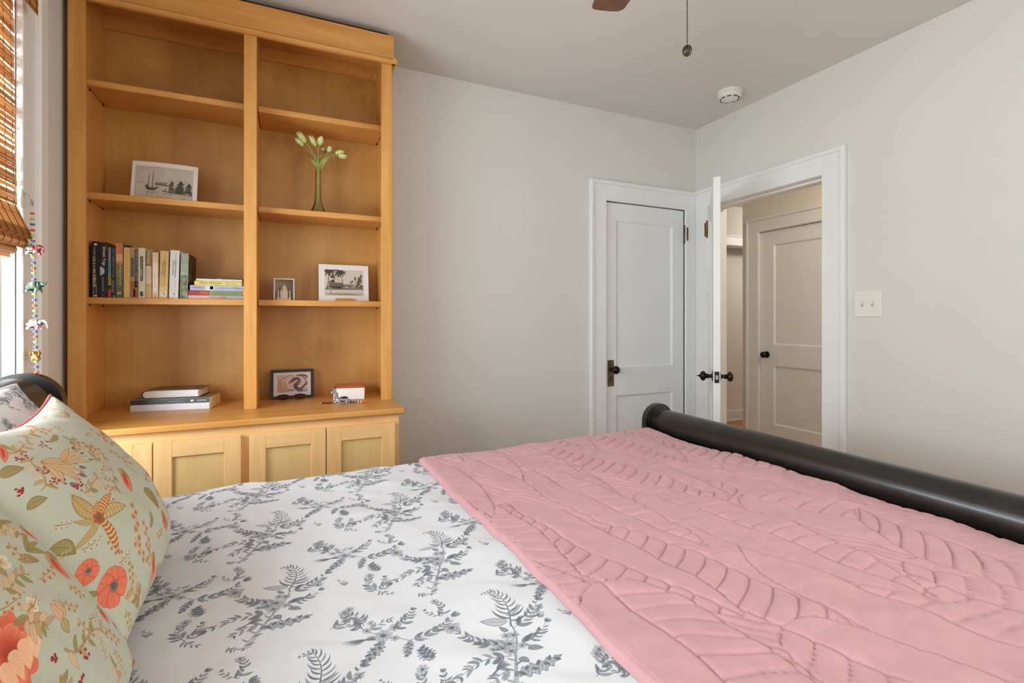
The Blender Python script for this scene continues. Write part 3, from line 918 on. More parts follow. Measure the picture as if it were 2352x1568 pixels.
upright('book', 'book with a taupe block above a pale peach lower spine', -.5148, -.4965, 1.523, dp=.135, color=(214, 178, 128),
        bands=[(.03, .97, .655, .99, (136, 112, 82)), (.05, .82, .30, .655, (228, 210, 190))],
        prints=[('IN THE HOUSE OF', .48, .83, .28, .44, (240, 234, 222)), ('THE MOON', .42, .48, .26, .34, (176, 142, 118)), ('REBORN', .5, .18, .2, .3, (200, 150, 96))])
upright('book', 'short peach book with a white paper label down the spine', -.4945, -.4745, 1.512, dp=.13, color=(224, 200, 166),
        bands=[(.16, .84, .13, .77, (240, 234, 226)), (.3, .68, .02, .06, (206, 150, 120))],
        prints=[('Kundalini Energy', .5, .47, .5, .36, (206, 200, 186))])
SPc = [(240, 236, 224)]
for (nm, x0, x1, top, col, bc2, lab, ln) in (
        ('book', -.4728, -.4446, 1.5195, (212, 178, 112), (222, 196, 140), 'sand-coloured book with a round white emblem at the spine foot', 1.3),
        ('book', -.4405, -.4092, 1.5235, (214, 216, 214), (206, 206, 202), 'thick white book with dark lettering beside the sea-green spine', 1.6)):
    b = upright(nm, lab, x0, x1, top, dp=.15, lean=ln, color=col, bands=[(.04, .96, .01, .25, bc2)] if x0 < -.45 else (),
        prints=[('BRIHAT PARASARA', .62, .60, .36, .17, (60, 58, 56)), ('HORA SASTRA', .36, .63, .30, .17, (66, 62, 60)), ('MAHARSHI', .62, .86, .14, .08, (120, 112, 96)), ('translation and notes', .62, .27, .24, .09, (160, 150, 130))])
    Mb = Matrix.Translation((x0, 2.325, Z3 + .0004 + (x1 - x0) * math.sin(R(ln)))) @ Matrix.Rotation(math.radians(ln), 4, 'Y')
    th = x1 - x0
    d = MB().lathe([(0, .0095), (.0004, .0095)], (.52 * th, -.0012, .018), (0, 1, 0), 24).xform(Mb)
    obj('spine_emblem', d, mat('ink_emblem', rgb(240, 238, 230), .5, var=.01), b)
    q = MB(); lettering(q, 'SP', (.52 * th, -.0014, .018), (0, 0, -1), (1, 0, 0), .013, .011, lift=.0004)
    obj('emblem_letters', q.xform(Mb), mat('ink_24_20_20', rgb(24, 20, 20), .5), b, recalc=False)
# last upright: sea picture spine, dark cover facing the gap
sea = Paint(96, 640, (150, 166, 148))
for i in range(60):
    yy = 300 + rng.random() * 340
    sea.stroke([(0, yy), (48, yy + rng.normal() * 8), (96, yy + rng.normal() * 8)], 2, 3, (128 + rng.integers(-20, 34), 150 + rng.integers(-20, 20), 130 + rng.integers(-16, 16)), .5)
for i in range(140):
    sea.disc(rng.random() * 96, rng.random() * 330, 4 + rng.random() * 14, 4 + rng.random() * 20, (90 + rng.integers(-45, 75), 92 + rng.integers(-40, 60), 74 + rng.integers(-36, 50)), .55, 3)
for yy in (330, 345, 358): sea.stroke([(0, yy), (30, yy + 14), (96, yy - 4)], 6, 4, (196, 186, 158), .6)
cov = Paint(300, 420, (62, 48, 34))
for i in range(70):
    cov.disc(rng.random() * 300, rng.random() * 420, 10 + rng.random() * 40, 4 + rng.random() * 10, (84 + rng.integers(-50, 20), 66 + rng.integers(-40, 16), 44 + rng.integers(-30, 14)), .4, 6)
for i in range(5): cov.curve((0, 190 - 20 * i), (90, 300 - 40 * i), (180, 100 + 10 * i), (300, 230 - 40 * i), 12, 3, (128, 104, 70), .6)
cov.a[:150] *= .45
SEA = image_mat('sea_spine', sea.a, .5); COV = image_mat('dark_cover', cov.a, .5)
Mb = Matrix.Translation((-.404, 2.325, Z3 + .0004 + .0007)) @ Matrix.Rotation(math.radians(1.4), 4, 'Y')
b = book('book', 'thick book with a sea-green picture spine, last upright before the flat pile', Mb, .0265, .163, .181, (70, 62, 48), GB)
q = MB().quad((0, -.0011, 0), (.0265, -.0011, 0), (.0265, -.0011, .181), (0, -.0011, .181)).xform(Mb); obj('spine_picture', q, SEA, b, recalc=False)
q = MB().quad((.0269, 0, 0), (.0269, .163, 0), (.0269, .163, .181), (.0269, 0, .181)).xform(Mb); obj('cover_picture', q, COV, b, recalc=False)

# flat pile beside them: spines to the front
GP = 'books lying in the flat pile on the left bay shelf'
def flat(label, xl, xr, z0, z1, y, dp, color, prints=(), bands=(), rim=0, rot=0, name='book', group=GP):
    """spine faces -y, reading left to right"""
    M = Matrix.Translation((xl, y, z0)) @ Matrix.Rotation(math.radians(rot), 4, 'Z') @ frame((xr - xl, 0, 0), (0, 0, 1), (0, 1, 0), (-1, 0, 0))
    return book(name, label, M, z1 - z0, dp, xr - xl, color, group, prints=prints, bands=bands)
# fractions along height run from the right end (0) to the left end (1)
flat('thin pink and grey book at the bottom of the flat pile', -.392, -.154, Z3 + .0004, 1.347, 2.328, .15, (212, 186, 178),
     bands=[(.05, .95, .02, .42, (176, 172, 184)), (.05, .95, .45, .62, (220, 190, 184))], prints=[('LIVING ELEMENTS', .5, .5, .26, .5, (120, 70, 80))])
flat('red and green book of the flat pile', -.3775, -.152, 1.3474, 1.3665, 2.329, .15, (160, 52, 50),
     bands=[(.03, .97, .15, .67, (128, 154, 100)), (.03, .97, .0, .14, (206, 166, 96)), (.03, .97, .68, .82, (176, 70, 54))],
     prints=[('DEEPAK CHOPRA', .40, .415, .42, .55, (96, 124, 62)), ('SYNC', .5, .75, .12, .55, (214, 120, 80))])
flat('pale lavender book of the flat pile, with a dark bird on its spine', -.3705, -.153, 1.3669, 1.3885, 2.33, .145, (184, 184, 204),
     bands=[(.03, .97, .62, .76, (206, 208, 222)), (.25, .85, .63, .68, (58, 62, 92))],
     prints=[('the World is a Waiting Lover', .48, .32, .50, .5, (126, 134, 172)), ('Trebbe Johnson', .5, .86, .2, .34, (60, 60, 84))])
flat('yellow book of the flat pile with brown lettering', -.3555, -.185, 1.3889, 1.4055, 2.331, .12, (224, 208, 112),
     prints=[('Phala Deepika', .5, .66, .46, .6, (120, 96, 40)), ('Mantreswara', .5, .24, .22, .34, (170, 146, 70))], bands=[(.05, .95, 0, .03, (214, 170, 110))])
flat('small red book beside the yellow one in the flat pile', -.1845, -.153, 1.389, 1.406, 2.345, .11, (168, 44, 40))
flat('thin white book of the flat pile under the dark one', -.3495, -.186, 1.4064, 1.4155, 2.333, .12, (214, 216, 206),
     prints=[('sai', .5, .2, .05, .4, (190, 130, 110))])
flat('thin dark-covered book on top of the flat pile', -.340, -.184, 1.416, 1.4195, 2.36, .1, (52, 44, 42),
     bands=[(.1, .9, .5, .62, (210, 206, 200))])

# lower left: two big books lying on the counter
GC = 'two big books lying on the counter in the left bay'
gz = ZT + .0005
Mb = Matrix.Translation((-.5668, 2.338, gz)) @ Matrix.Rotation(R(-8.5), 4, 'Z')
b = thing('book', 'large book with a black and white spine at the bottom of the pair', 'book', (-.5668, 2.338, gz), GC)
LW, LD, LT = .2715, .150, .0455
lw = mat('cover_white', rgb(222, 222, 232), .4, var=.02, coat=.2)
dk = mat('cover_slate', rgb(58, 62, 70), .4, var=.25, scale=40, coat=.2)
obj('cover', MB().box(0, 0, 0, LW, LD, .0012).box(0, 0, LT - .0012, LW, LD, LT, .0003).box(0, -.0012, 0, LW, .001, LT, .0006).xform(Mb), lw, b)
obj('pages', MB().box(.001, .001, .0012, LW - .001, LD - .002, LT - .0012).xform(Mb), PAPER, b)
obj('spine_patch', MB().box(.0005, -.0016, LT * .56, LW - .0005, -.0008, LT - .0004).xform(Mb), dk, b)
top = Paint(256, 160, (92, 72, 48))
for i in range(120): top.disc(rng.random() * 256, rng.random() * 160, 4 + rng.random() * 22, 3 + rng.random() * 10, (96 + rng.integers(-46, 50), 80 + rng.integers(-40, 44), 50 + rng.integers(-30, 40)), .5, 4)
top.poly([(228, 0), (256, 0), (256, 160), (228, 160)], (150, 150, 110), .5)
TOPM = image_mat('book_top_picture', top.a, .35)
obj('front_picture', MB().quad((0, 0, LT + .0003), (LW, 0, LT + .0003), (LW, LD, LT + .0003), (0, LD, LT + .0003)).xform(Mb), TOPM, b, recalc=False)
q = MB(); lettering(q, 'LEOPOLD', (LW * .905, -.0018, LT * .78), (1, 0, 0), (0, 0, 1), .036, .0062); obj('spine_title', q.xform(Mb), mat('ink_232_226_212', rgb(232, 226, 212), .5), b, recalc=False)
q = MB(); lettering(q, 'DIE VERBOTENEN BUECHER', (LW * .57, -.0018, LT * .75), (1, 0, 0), (0, 0, 1), .052, .0042); obj('spine_title', q.xform(Mb), mat('ink_176_172_184', rgb(176, 172, 184), .5), b, recalc=False)
em = MB().prism([(LW * .775 + x_ * .0012, -.0018, LT * .78 + z_ * .0012) for x_, z_ in [(-5, -3), (-4, -4), (-2, -3), (0, -4), (2, -2), (6, 0), (3, 2), (1, 4), (-1, 2), (-3, 3), (-5, 2), (-4, 0)]], (0, .0006, 0)).xform(Mb)
obj('spine_emblem', em, MATS['ink_232_226_212'], b)
Mt = Matrix.Translation((-.534, 2.352, gz + LT + .0007)) @ Matrix.Rotation(R(-7.5), 4, 'Z')
b2 = thing('book', 'dark brown hardback showing its white page edges, on top of the pair', 'book', tuple(Mt @ Vector((0, 0, 0))), GC)
TW, TD, TT = .198, .13, .0315
c = MB(); n = 10
pr = [(.012, .0), (.004, .003), (0, .009), (0, TT - .010), (.005, TT - .003), (.016, TT)]
c.prism([(x_, 0, z_) for x_, z_ in [(TW + .002, 0)] + pr + [(TW + .002, TT), (TW + .002, TT - .0022), (.016, TT - .0022), (.006, TT - .006), (.0022, TT - .012), (.0022, .010), (.006, .0045), (.013, .0022), (TW + .002, .0022)]], (0, TD, 0))
obj('cover', c.xform(Mt), mat('cover_dark_brown', rgb(70, 52, 34), .35, var=.5, scale=30, coat=.2), b2, 30)
obj('pages', MB().prism([(x_, .002, z_) for x_, z_ in [(TW - .003, .0024), (.013, .0024), (.0065, .005), (.003, .010), (.003, TT - .012), (.0065, TT - .0063), (.016, TT - .0024), (TW - .003, TT - .0024), (TW - .006, TT * .5)]], (0, TD - .004, 0)).xform(Mt), PAPER if False else WPAPER, b2)
gm = MB()
for i in range(9): gm.box(.05 + .013 * i, .05, TT + .0001, .058 + .013 * i, .062 + .004 * (i % 3), TT + .0004)
obj('gilt_lettering', gm.xform(Mt), mat('gilt', rgb(168, 124, 72), .5, .3), b2)

# lower right: thick orange book, page edges to the front
Mo = Matrix.Translation((.1705, 2.300, ZT + .0005)) @ Matrix.Rotation(R(-8.5), 4, 'Z')
ob = thing('book', 'thick orange paperback lying flat with its white page edge forward', 'book', (.1705, 2.300, ZT + .0005))
OW, OD, OT = .134, .165, .0535
om = mat('cover_orange', rgb(206, 100, 62), .4, var=.12, scale=25, coat=.2)
obj('cover', MB().box(0, 0, 0, OW, OD, .0012).box(0, 0, OT - .0014, OW, OD, OT, .0004).box(-.0006, 0, 0, .0012, OD, OT, .0005).xform(Mo), om, ob)
obj('pages', MB().box(.0012, .0012, .0012, OW - .0012, OD - .001, OT - .0014).xform(Mo), WPAPER, ob)
q = MB(); lettering(q, 'OSHO', (OW * .56, .036, OT + .0002), (1, 0, 0), (0, 1, 0), .098, .036, lift=.0004); obj('cover_title', q.xform(Mo), mat('ink_title', rgb(244, 226, 214), .5), ob, recalc=False)

# ================================================================== THINGS ON THE SHELVES
def skin_geo(pts, edges, rad, sub=2, root=0):
    me = bpy.data.meshes.new('limbs'); me.from_pydata([tuple(p) for p in pts], edges, [])
    o = bpy.data.objects.new('limbs', me); COL.objects.link(o)
    sk = o.modifiers.new('skin', 'SKIN'); sk.use_smooth_shade = True; sk.branch_smoothing = 0.6
    sb = o.modifiers.new('sub', 'SUBSURF'); sb.levels = sub; sb.render_levels = sub
    for i, r in enumerate(rad):
        d = me.skin_vertices[0].data[i]; d.radius = r if hasattr(r, '__len__') else (r, r); d.use_root = (i == root)
    dg = bpy.context.evaluated_depsgraph_get(); ev = o.evaluated_get(dg); m2 = ev.to_mesh()
    mb = MB(); mb.add([v.co[:] for v in m2.vertices], [tuple(p.vertices) for p in m2.polygons])
    ev.to_mesh_clear(); bpy.data.objects.remove(o); bpy.data.meshes.remove(me)
    return mb

CARD = mat('card_white', rgb(232, 232, 232), .6, var=.015)
# ---- harbour print
hp = Paint(520, 320, (196, 190, 176))
hp.a += (vnoise(*np.meshgrid(np.arange(520), np.arange(320)), 40, 3)[..., None] - .5) * .04
I_ = (52, 46, 38)
for i in range(26):
    yy = 8 + i * 5.2
    hp.stroke([(rng.random() * 200, yy), (200 + rng.random() * 300, yy - 2)], .5, .5, (120, 112, 98), .5)
hp.stroke([(0, 150), (150, 152)], 1.2, .8, (100, 92, 80), .8)
hp.poly([(180, 140), (180, 165), (300, 172), (300, 130)], (112, 104, 92), .7); hp.stroke([(180, 146), (300, 140)], 5, 4, (70, 62, 52), .7)
hp.poly([(92, 120), (104, 95), (120, 84), (170, 84), (196, 102), (214, 128), (180, 112), (128, 110), (110, 128), (104, 146)], I_, .85)
hp.poly([(126, 108), (180, 108), (170, 96), (130, 96)], (120, 112, 100), .6)
for (x_, y1, y0) in ((122, 245, 100), (158, 268, 104)):
    hp.stroke([(x_ - 4, y0), (x_ + 2, y1)], 3.4, 1.4, I_, .9); hp.stroke([(x_ + 1, y1), (x_ + 14, y0 + 10)], .7, .7, I_, .5); hp.stroke([(x_ + 1, y1), (x_ - 12, y0 + 14)], .7, .7, I_, .5)
    hp.stroke([(x_ - 2, 78), (x_ - 8, 24)], 2.2, 1.2, (90, 82, 70), .7)
for i in range(24): hp.stroke([(90 + i * 5, 76 - rng.random() * 12), (100 + i * 5, 72 - rng.random() * 14)], 1, .6, (80, 72, 60), .6)
hp.poly([(236, 96), (256, 78), (318, 70), (344, 84), (316, 80), (262, 86)], I_, .9); hp.disc(274, 100, 5, 9, I_, .9); hp.disc(276, 111, 3, 3, I_, .9)
for i in range(30): hp.stroke([(240 + i * 3.5, 66 - rng.random() * 14), (252 + i * 3.4, 62 - rng.random() * 16)], .9, .5, (70, 62, 52), .6)
def hut(p, x0, x1, yb, ye, yr, c=I_):
    xm = (x0 + x1) / 2
    p.poly([(x0 + 4, yb), (x1 - 4, yb), (x1 - 4, ye), (x0 + 4, ye)], (104, 94, 80), .9)
    for i in range(int((x1 - x0) / 5)): p.stroke([(x0 + 6 + i * 5, yb), (x0 + 6 + i * 5, ye - 4)], 1.1, .9, c, .75)
    p.poly([(x0 - 8, ye), (xm + (x1 - x0) * .1, yr), (x1 + 6, ye)], c, .85)
    p.poly([(x0 - 34, ye - 2), (xm - (x1 - x0) * .35, yr - 3), (xm + (x1 - x0) * .04, yr - 2), (x0 + 2, ye - 2)], (196, 190, 176), .95)
    p.stroke([(x0 - 34, ye - 2), (xm - (x1 - x0) * .35, yr - 3), (xm + (x1 - x0) * .1, yr)], 1, 1, c, .8)
hut(hp, 300, 352, 96, 150, 190); hut(hp, 368, 440, 84, 152, 202); hut(hp, 356, 430, 70, 128, 152); hut(hp, 452, 508, 70, 142, 186)
hp.poly([(300, 70), (516, 52), (516, 100), (300, 104)], (70, 62, 52), .55)
for i in range(130): hp.stroke([(300 + rng.random() * 210, 60 + rng.random() * 60)] * 1 + [(300 + rng.random() * 210, 56 + rng.random() * 60)], .5, .5, I_, .14)
hp.stroke([(452, 80), (450, 236)], 1.4, .8, I_, .9); hp.stroke([(450, 60), (446, 10)], 1.2, .7, (90, 82, 70), .7)
hp.disc(470, 70, 18, 8, (190, 184, 170), .9)
hp.stroke([(430, 16), (475, 12)], 3, 2, (90, 82, 70), .8)
for i in range(18): hp.stroke([(290 + i * 10, 178), (291 + i * 10, 190 + rng.random() * 22)], .8, .4, (110, 102, 90), .6)
HARB = image_mat('harbour_print', hp.a, .6)
c1 = thing('art_card', 'white-bordered print of sailing boats and stilt huts on the left bay shelf', 'art print', (-.463, 2.37, SHZ[1]))
n = 12
def bowed(w, h, th, base, lean, bow):
    """curved upright card; base = bottom left; returns front grid function"""
    def P(u, v, d=0.0):
        return (base[0] + w * u, base[1] + lean * v + bow * math.sin(math.pi * u) * v + d, base[2] + h * v)
    return P
P = bowed(.2225, .160, .002, (-.5745, 2.362, SHZ[1] + .0010), .040, -.012)
us = np.linspace(0, 1, n)
m = MB()
fr_ = np.array([[P(u, v, 0) for v in (0, .5, 1)] for u in us]); bk_ = np.array([[P(u, v, .0022) for v in (0, .5, 1)] for u in us])
m.grid(fr_); m.grid(bk_)
for g in (0, 2):
    m.grid(np.stack([fr_[:, g], bk_[:, g]], 1))
m.grid(np.stack([fr_[0], bk_[0]], 1)); m.grid(np.stack([fr_[-1], bk_[-1]], 1))
obj('card', m, CARD, c1, 40)
up_ = np.linspace(.055, .93, n); vp_ = np.linspace(.035, .885, 3)
obj('print', MB().grid(np.array([[P(u, v, -.0007) for v in vp_] for u in up_]), np.array([[((u - .055) / .875, (v - .035) / .85) for v in vp_] for u in up_])), HARB, c1, recalc=False)
st = MB().prism([(-.502, y_, SHZ[1] + z_) for y_, z_ in [(2.345, .0004), (2.345, .013), (2.3485, .013), (2.3485, .0007), (2.40, .0007), (2.40, .0004)]], (.075, 0, 0))
obj('stand', st, WX, c1)

# ---- hut print on a small wooden stand
hp = Paint(420, 290, (206, 198, 184))
hp.a -= (np.linspace(0, 1, 290)[:, None, None] < .12) * .04
for i in range(160):
    hp.stroke([(rng.random() * 420, 6 + rng.random() * 22)] + [(rng.random() * 420, 6 + rng.random() * 22)], .8, .5, (90, 80, 68), .12)
for i in range(220):
    x_ = rng.random() * 420; y_ = 70 + rng.random() * 26
    hp.stroke([(x_, y_), (x_ + 30, y_ - 3)], 1.6, .8, (76, 68, 58), .35)
hp.poly([(0, 80), (420, 92), (420, 70), (0, 62)], (80, 72, 62), .5)
hp.poly([(40, 100), (200, 96), (196, 150), (52, 152)], (110, 100, 86), .9)
for i in range(26): hp.stroke([(46 + i * 6, 98), (48 + i * 6, 148)], 1.4, 1, (52, 46, 38), .7)
hp.poly([(44, 84), (184, 80), (180, 100), (50, 104)], (36, 32, 28), .85)
hp.poly([(60, 196), (90, 250), (118, 190)], (60, 52, 44), .9); hp.poly([(90, 250), (166, 214), (196, 168), (120, 176)], (204, 196, 182), .95)
hp.poly([(44, 150), (96, 186), (112, 152)], (52, 46, 38), .9); hp.poly([(96, 184), (196, 166), (214, 142), (110, 148)], (198, 190, 176), .95)
hp.stroke([(60, 196), (90, 250), (166, 214), (196, 168)], 1.6, 1.2, I_, .9); hp.stroke([(44, 150), (96, 184), (196, 166), (214, 142)], 1.6, 1.2, I_, .9)
hp.stroke([(26, 78), (38, 150), (44, 290)], 6, 3, (60, 52, 44), .85)
for (cx_, cy_, n_, L_) in ((44, 282, 22, 80), (160, 282, 24, 86)):
    for i in range(n_):
        a = math.pi + math.pi * i / (n_ - 1); hp.leaf(cx_, cy_, a + rng.normal() * .1, L_ * (.6 + .5 * rng.random()), 7, rng.normal() * 10, (64, 56, 46), .75)
hp.curve((186, 100), (196, 170), (190, 230), (160, 282), 2.5, 2, (80, 70, 60), .8)
for i in range(16): hp.disc(200 + i * 14, 106 + rng.random() * 14, 10, 10 + rng.random() * 12, (84, 76, 64), .7, 5)
for (x_, y_, r_) in ((330, 196, 16), (372, 190, 20), (395, 220, 17), (280, 150, 12), (300, 160, 12), (388, 170, 22), (360, 150, 20)):
    hp.disc(x_, y_, r_ * .7, r_ * 1.3, (62, 54, 46), .75, 7)
for (x_, y_) in ((330, 100), (372, 96)): hp.stroke([(x_, y_), (x_ + 4, y_ + 100)], 3, 2, (70, 62, 52), .8)
hut(hp, 330, 372, 86, 112, 132); hut(hp, 372, 408, 84, 106, 122)
hp.stroke([(64, 20), (64, 76)], 4, 3, (90, 80, 68), .7); hp.disc(62, 84, 9, 6, (226, 220, 208), .9, 2)
HUT = image_mat('hut_print', hp.a, .6)
c2 = thing('art_card', 'white-matted print of a thatched hut and palms on the right bay shelf', 'art print', (.23, 2.43, Z3))
P = bowed(.2235, .1745, .002, (.1175, 2.422, Z3 + .0008), .024, 0)
vs = [P(0, 0), P(1, 0), P(1, 1), P(0, 1), P(0, 0, .0025), P(1, 0, .0025), P(1, 1, .0025), P(0, 1, .0025)]
obj('card', MB().add(vs, [(0, 1, 2, 3), (4, 7, 6, 5), (0, 4, 5, 1), (1, 5, 6, 2), (2, 6, 7, 3), (3, 7, 4, 0)]), CARD, c2)
obj('print', MB().quad(P(.117, .16, -.0006), P(.893, .16, -.0006), P(.893, .865, -.0006), P(.117, .865, -.0006)), HUT, c2, recalc=False)
obj('stand', MB().prism([(.1905, y_, z_) for y_, z_ in [(2.405, Z3 + .0004), (2.405, Z3 + .012), (2.409, Z3 + .0155), (2.4195, Z3 + .0155), (2.4195, Z3 + .0012), (2.465, Z3 + .0004)]], (.078, 0, 0)), WX, c2, 30)

# ---- small white shadow-box with a domed palace
IV = mat('ivory_resin', rgb(236, 228, 210), .5, var=.03, scale=80)
tj = thing('shadow_box', 'small white shadow box holding an ivory domed palace model', 'ornament', (-.0275, 2.42, Z3))
x0, x1, yf, yb_, zb, zt = -.070, .0150, 2.405, 2.437, Z3 + .0004, 1.4325
obj('frame', MB().box(x0, yf, zb, x0 + .006, yb_, zt, .001).box(x1 - .006, yf, zb, x1, yb_, zt, .001).box(x0 + .006, yf, zt - .006, x1 - .006, yb_, zt, .001).box(x0 + .006, yf, zb, x1 - .006, yb_, zb + .003, .0005), CARD, tj)
obj('backing', MB().box(x0 + .006, yb_ - .002, zb + .003, x1 - .006, yb_, zt - .006), mat('taupe_card', rgb(168, 150, 126), .8), tj)
pm = MB(); xc = -.0275; yc = yf + .013; z0 = zb + .003
pm.box(xc - .031, yc - .010, z0, xc + .031, yc + .010, z0 + .0035, .0006).box(xc - .028, yc - .0085, z0 + .0035, xc + .028, yc + .0085, z0 + .007, .0006)
z1 = z0 + .007
pm.box(xc - .0155, yc - .008, z1, xc + .0155, yc + .008, z1 + .030, .001)
pm.box(xc - .0075, yc - .0092, z1, xc + .0075, yc - .008, z1 + .034, .0005)
pm.lathe([(0, .0090), (.006, .0092), (.010, .0106), (.015, .0112), (.020, .0098), (.025, .0062), (.029, .0022), (.033, .0009), (.036, .0003)], (xc, yc, z1 + .030), (0, 0, 1), 20)
for s in (-1, 1):
    pm.lathe([(0, .0032), (.003, .0032), (.006, .0028), (.009, .001)], (xc + s * .0115, yc - .003, z1 + .030), (0, 0, 1), 10)
    pm.lathe([(0, .0032), (.012, .0030), (.013, .0036), (.014, .0028), (.028, .0025), (.029, .0034), (.0305, .0026), (.035, .0024), (.038, .001)], (xc + s * .0235, yc - .002, z1 - .001), (0, 0, 1), 10)
    pm.box(xc + s * .0235 - .0042, yc - .006, z1, xc + s * .0235 + .0042, yc + .003, z1 + .006, .0006)
obj('palace', pm, IV, tj, 35)

# ---- glass bud vase with tulips
VX, VY, VZ = .1135, 2.40, SHZ[1] + .0004
gv = thing('bud_vase', 'clear flared glass bud vase on the right bay shelf', 'vase', (VX, VY, VZ))
prof = [(0, .0345), (.002, .0358), (.012, .0335), (.026, .0275), (.044, .0195), (.068, .0142), (.10, .0118), (.15, .0108), (.20, .0104), (.2195, .0106), (.2215, .0112)]
inn = [(.2215, .0098), (.20, .0090), (.15, .0094), (.10, .0104), (.068, .0126), (.044, .0178), (.026, .0255), (.014, .0300), (.009, .026), (.006, .001)]
vm = MB().lathe(prof + inn, (VX, VY, VZ), (0, 0, 1), 32)
gm_ = glass_mat('vase_glass', (.965, .985, .965), .16)
obj('glass', vm, gm_, gv, 180)
obj('water', MB().lathe([(0, .0230), (.003, .0245), (.013, .0250), (.033, .0172), (.058, .0118), (.10, .0098), (.125, .0093), (.125, .001)], (VX, VY, VZ + .009), (0, 0, 1), 24), glass_mat('vase_water', (.955, .975, .95), .10), gv, 180)
BUD = mat('tulip_bud', rgb(190, 208, 118), .5, var=.22, scale=70)
STEM = mat('tulip_stem', rgb(158, 160, 92), .55, var=.15, scale=60)
TIPW = mat('tulip_pale', rgb(214, 216, 172), .5, var=.1, scale=80)
LEAFM = mat('tulip_leaf', rgb(150, 158, 76), .5, var=.2, scale=40)
def X_(px): return .0295 + (px - 684.5) * .001856
def Z_(px, py): return 2.0622 - (py - 318) * .00202 + (px - 684.5) * .00003
mouth = Vector((VX + .0015, VY, VZ + .2200))
buds = [((342, 332), (222, 228), 0.95, -.012), ((388, 290), (250, 135), 1.15, -.02), ((420, 275), (395, 195), .8, .02), ((560, 312), (462, 152), 1.05, -.01),
        ((610, 300), (650, 165), 1.15, -.022), ((770, 375), (810, 275), .9, .0), ((720, 370), (680, 285), .75, .022), ((892, 395), (1042, 345), 1.0, -.008), ((940, 440), (1088, 450), .95, -.018)]
rel = ['lowest pale green tulip bud on the left of the vase', 'large pale green tulip bud at the upper left of the bunch', 'small green tulip bud half hidden behind the large left one',
       'pale green tulip bud leaning left at the top of the bunch', 'upright pale tulip bud with parted petals at the top middle', 'green tulip bud right of the upright one', 'dark green tulip bud hidden at the back of the bunch',
       'pale tulip bud pointing right, the higher one', 'pale tulip bud pointing right, the lower one']
lf_tips = {0: (440, 520, .0), 3: (500, 388, .012), 6: (682, 398, .01), 7: (800, 480, -.012), 8: (722, 560, .006)}
for i, ((bx, by), (tx, ty), s, dy) in enumerate(buds):
    B0 = Vector((X_(650 + bx / 7.465), VY + dy, Z_(650 + bx / 7.465, 290 + by / 7.465)))
    T0 = Vector((X_(650 + tx / 7.465), VY + dy * 1.3, Z_(650 + tx / 7.465, 290 + ty / 7.465)))
    d = (T0 - B0).normalized(); L_ = (T0 - B0).length
    t = thing('tulip', rel[i], 'flower', tuple(B0), 'artificial tulips in the bud vase')
    r_ = .0112 * s
    bm_ = MB().lathe([(0, .002), (L_ * .06, r_ * .6), (L_ * .2, r_ * .95), (L_ * .4, r_), (L_ * .62, r_ * .88), (L_ * .8, r_ * .66), (L_ * .93, r_ * .36), (L_, r_ * .08)], B0, d, 14)
    bo = obj('bud', bm_, BUD if i not in (6,) else mat('tulip_dark', rgb(96, 120, 40), .5, var=.2, scale=60), t, 180)
    a = d.orthogonal().normalized(); c_ = d.cross(a)
    for k in range(3):
        an = 2 * math.pi * k / 3 + i
        rad_ = a * math.cos(an) + c_ * math.sin(an); tan_ = -a * math.sin(an) + c_ * math.cos(an)
        G = np.zeros((7, 5, 3))
        for iu, u in enumerate(np.linspace(0, 1, 7)):
            rr = r_ * (1.08 * math.sin(math.pi * min(1, .12 + .75 * u)) ** .7)
            for jv, v in enumerate(np.linspace(-1, 1, 5)):
                wd_ = math.sin(math.pi * (.12 + .86 * u)) ** .6
                th_ = v * 1.15 * wd_
                q = B0 + d * (L_ * (.02 + 1.03 * u)) + (rad_ * math.cos(th_) + tan_ * math.sin(th_)) * rr
                G[iu, jv] = q
        obj('petal', MB().grid(G), TIPW if k != 1 else BUD, t, 180)
    mid1 = mouth.lerp(B0, .4) + Vector((0, 0, .030)); e1 = B0 - d * .03
    ts = np.linspace(0, 1, 12); pts = []
    for q in ts:
        p = (1 - q) ** 3 * mouth + 3 * (1 - q) ** 2 * q * (mouth + Vector((0, dy * .3, .035))) + 3 * (1 - q) * q ** 2 * e1 + q ** 3 * B0
        pts.append(p)
    an = 2 * math.pi * i / 9
    low = Vector((VX + .004 * math.cos(an), VY + .004 * math.sin(an), VZ + .03))
    pts = [low, low.lerp(mouth + Vector((.003 * math.cos(an), .003 * math.sin(an), 0)), .9)] + pts[1:]
    obj('stem', MB().tube(pts, .0018, 7), STEM, t, 180)
    if i in lf_tips:
        lx, ly, ldy = lf_tips[i]
        E1 = Vector((X_(650 + lx / 7.465), VY + ldy, Z_(650 + lx / 7.465, 290 + ly / 7.465)))
        S1 = mouth + Vector((0, ldy * .2, -.02))
        dd = (E1 - S1); G = np.zeros((9, 3, 3)); side = Vector((dd.z, 0, -dd.x)).normalized()
        for iu, u in enumerate(np.linspace(0, 1, 9)):
            w_ = .0105 * math.sin(math.pi * (.08 + .92 * u) ** .8)
            ctr = S1 + dd * u + side * (.010 * math.sin(math.pi * u) * (1 if E1.x < VX else -1))
            G[iu, 0] = ctr - side * w_; G[iu, 1] = ctr + Vector((0, .003, 0)); G[iu, 2] = ctr + side * w_
        obj('leaf', MB().grid(G), LEAFM, t, 180)

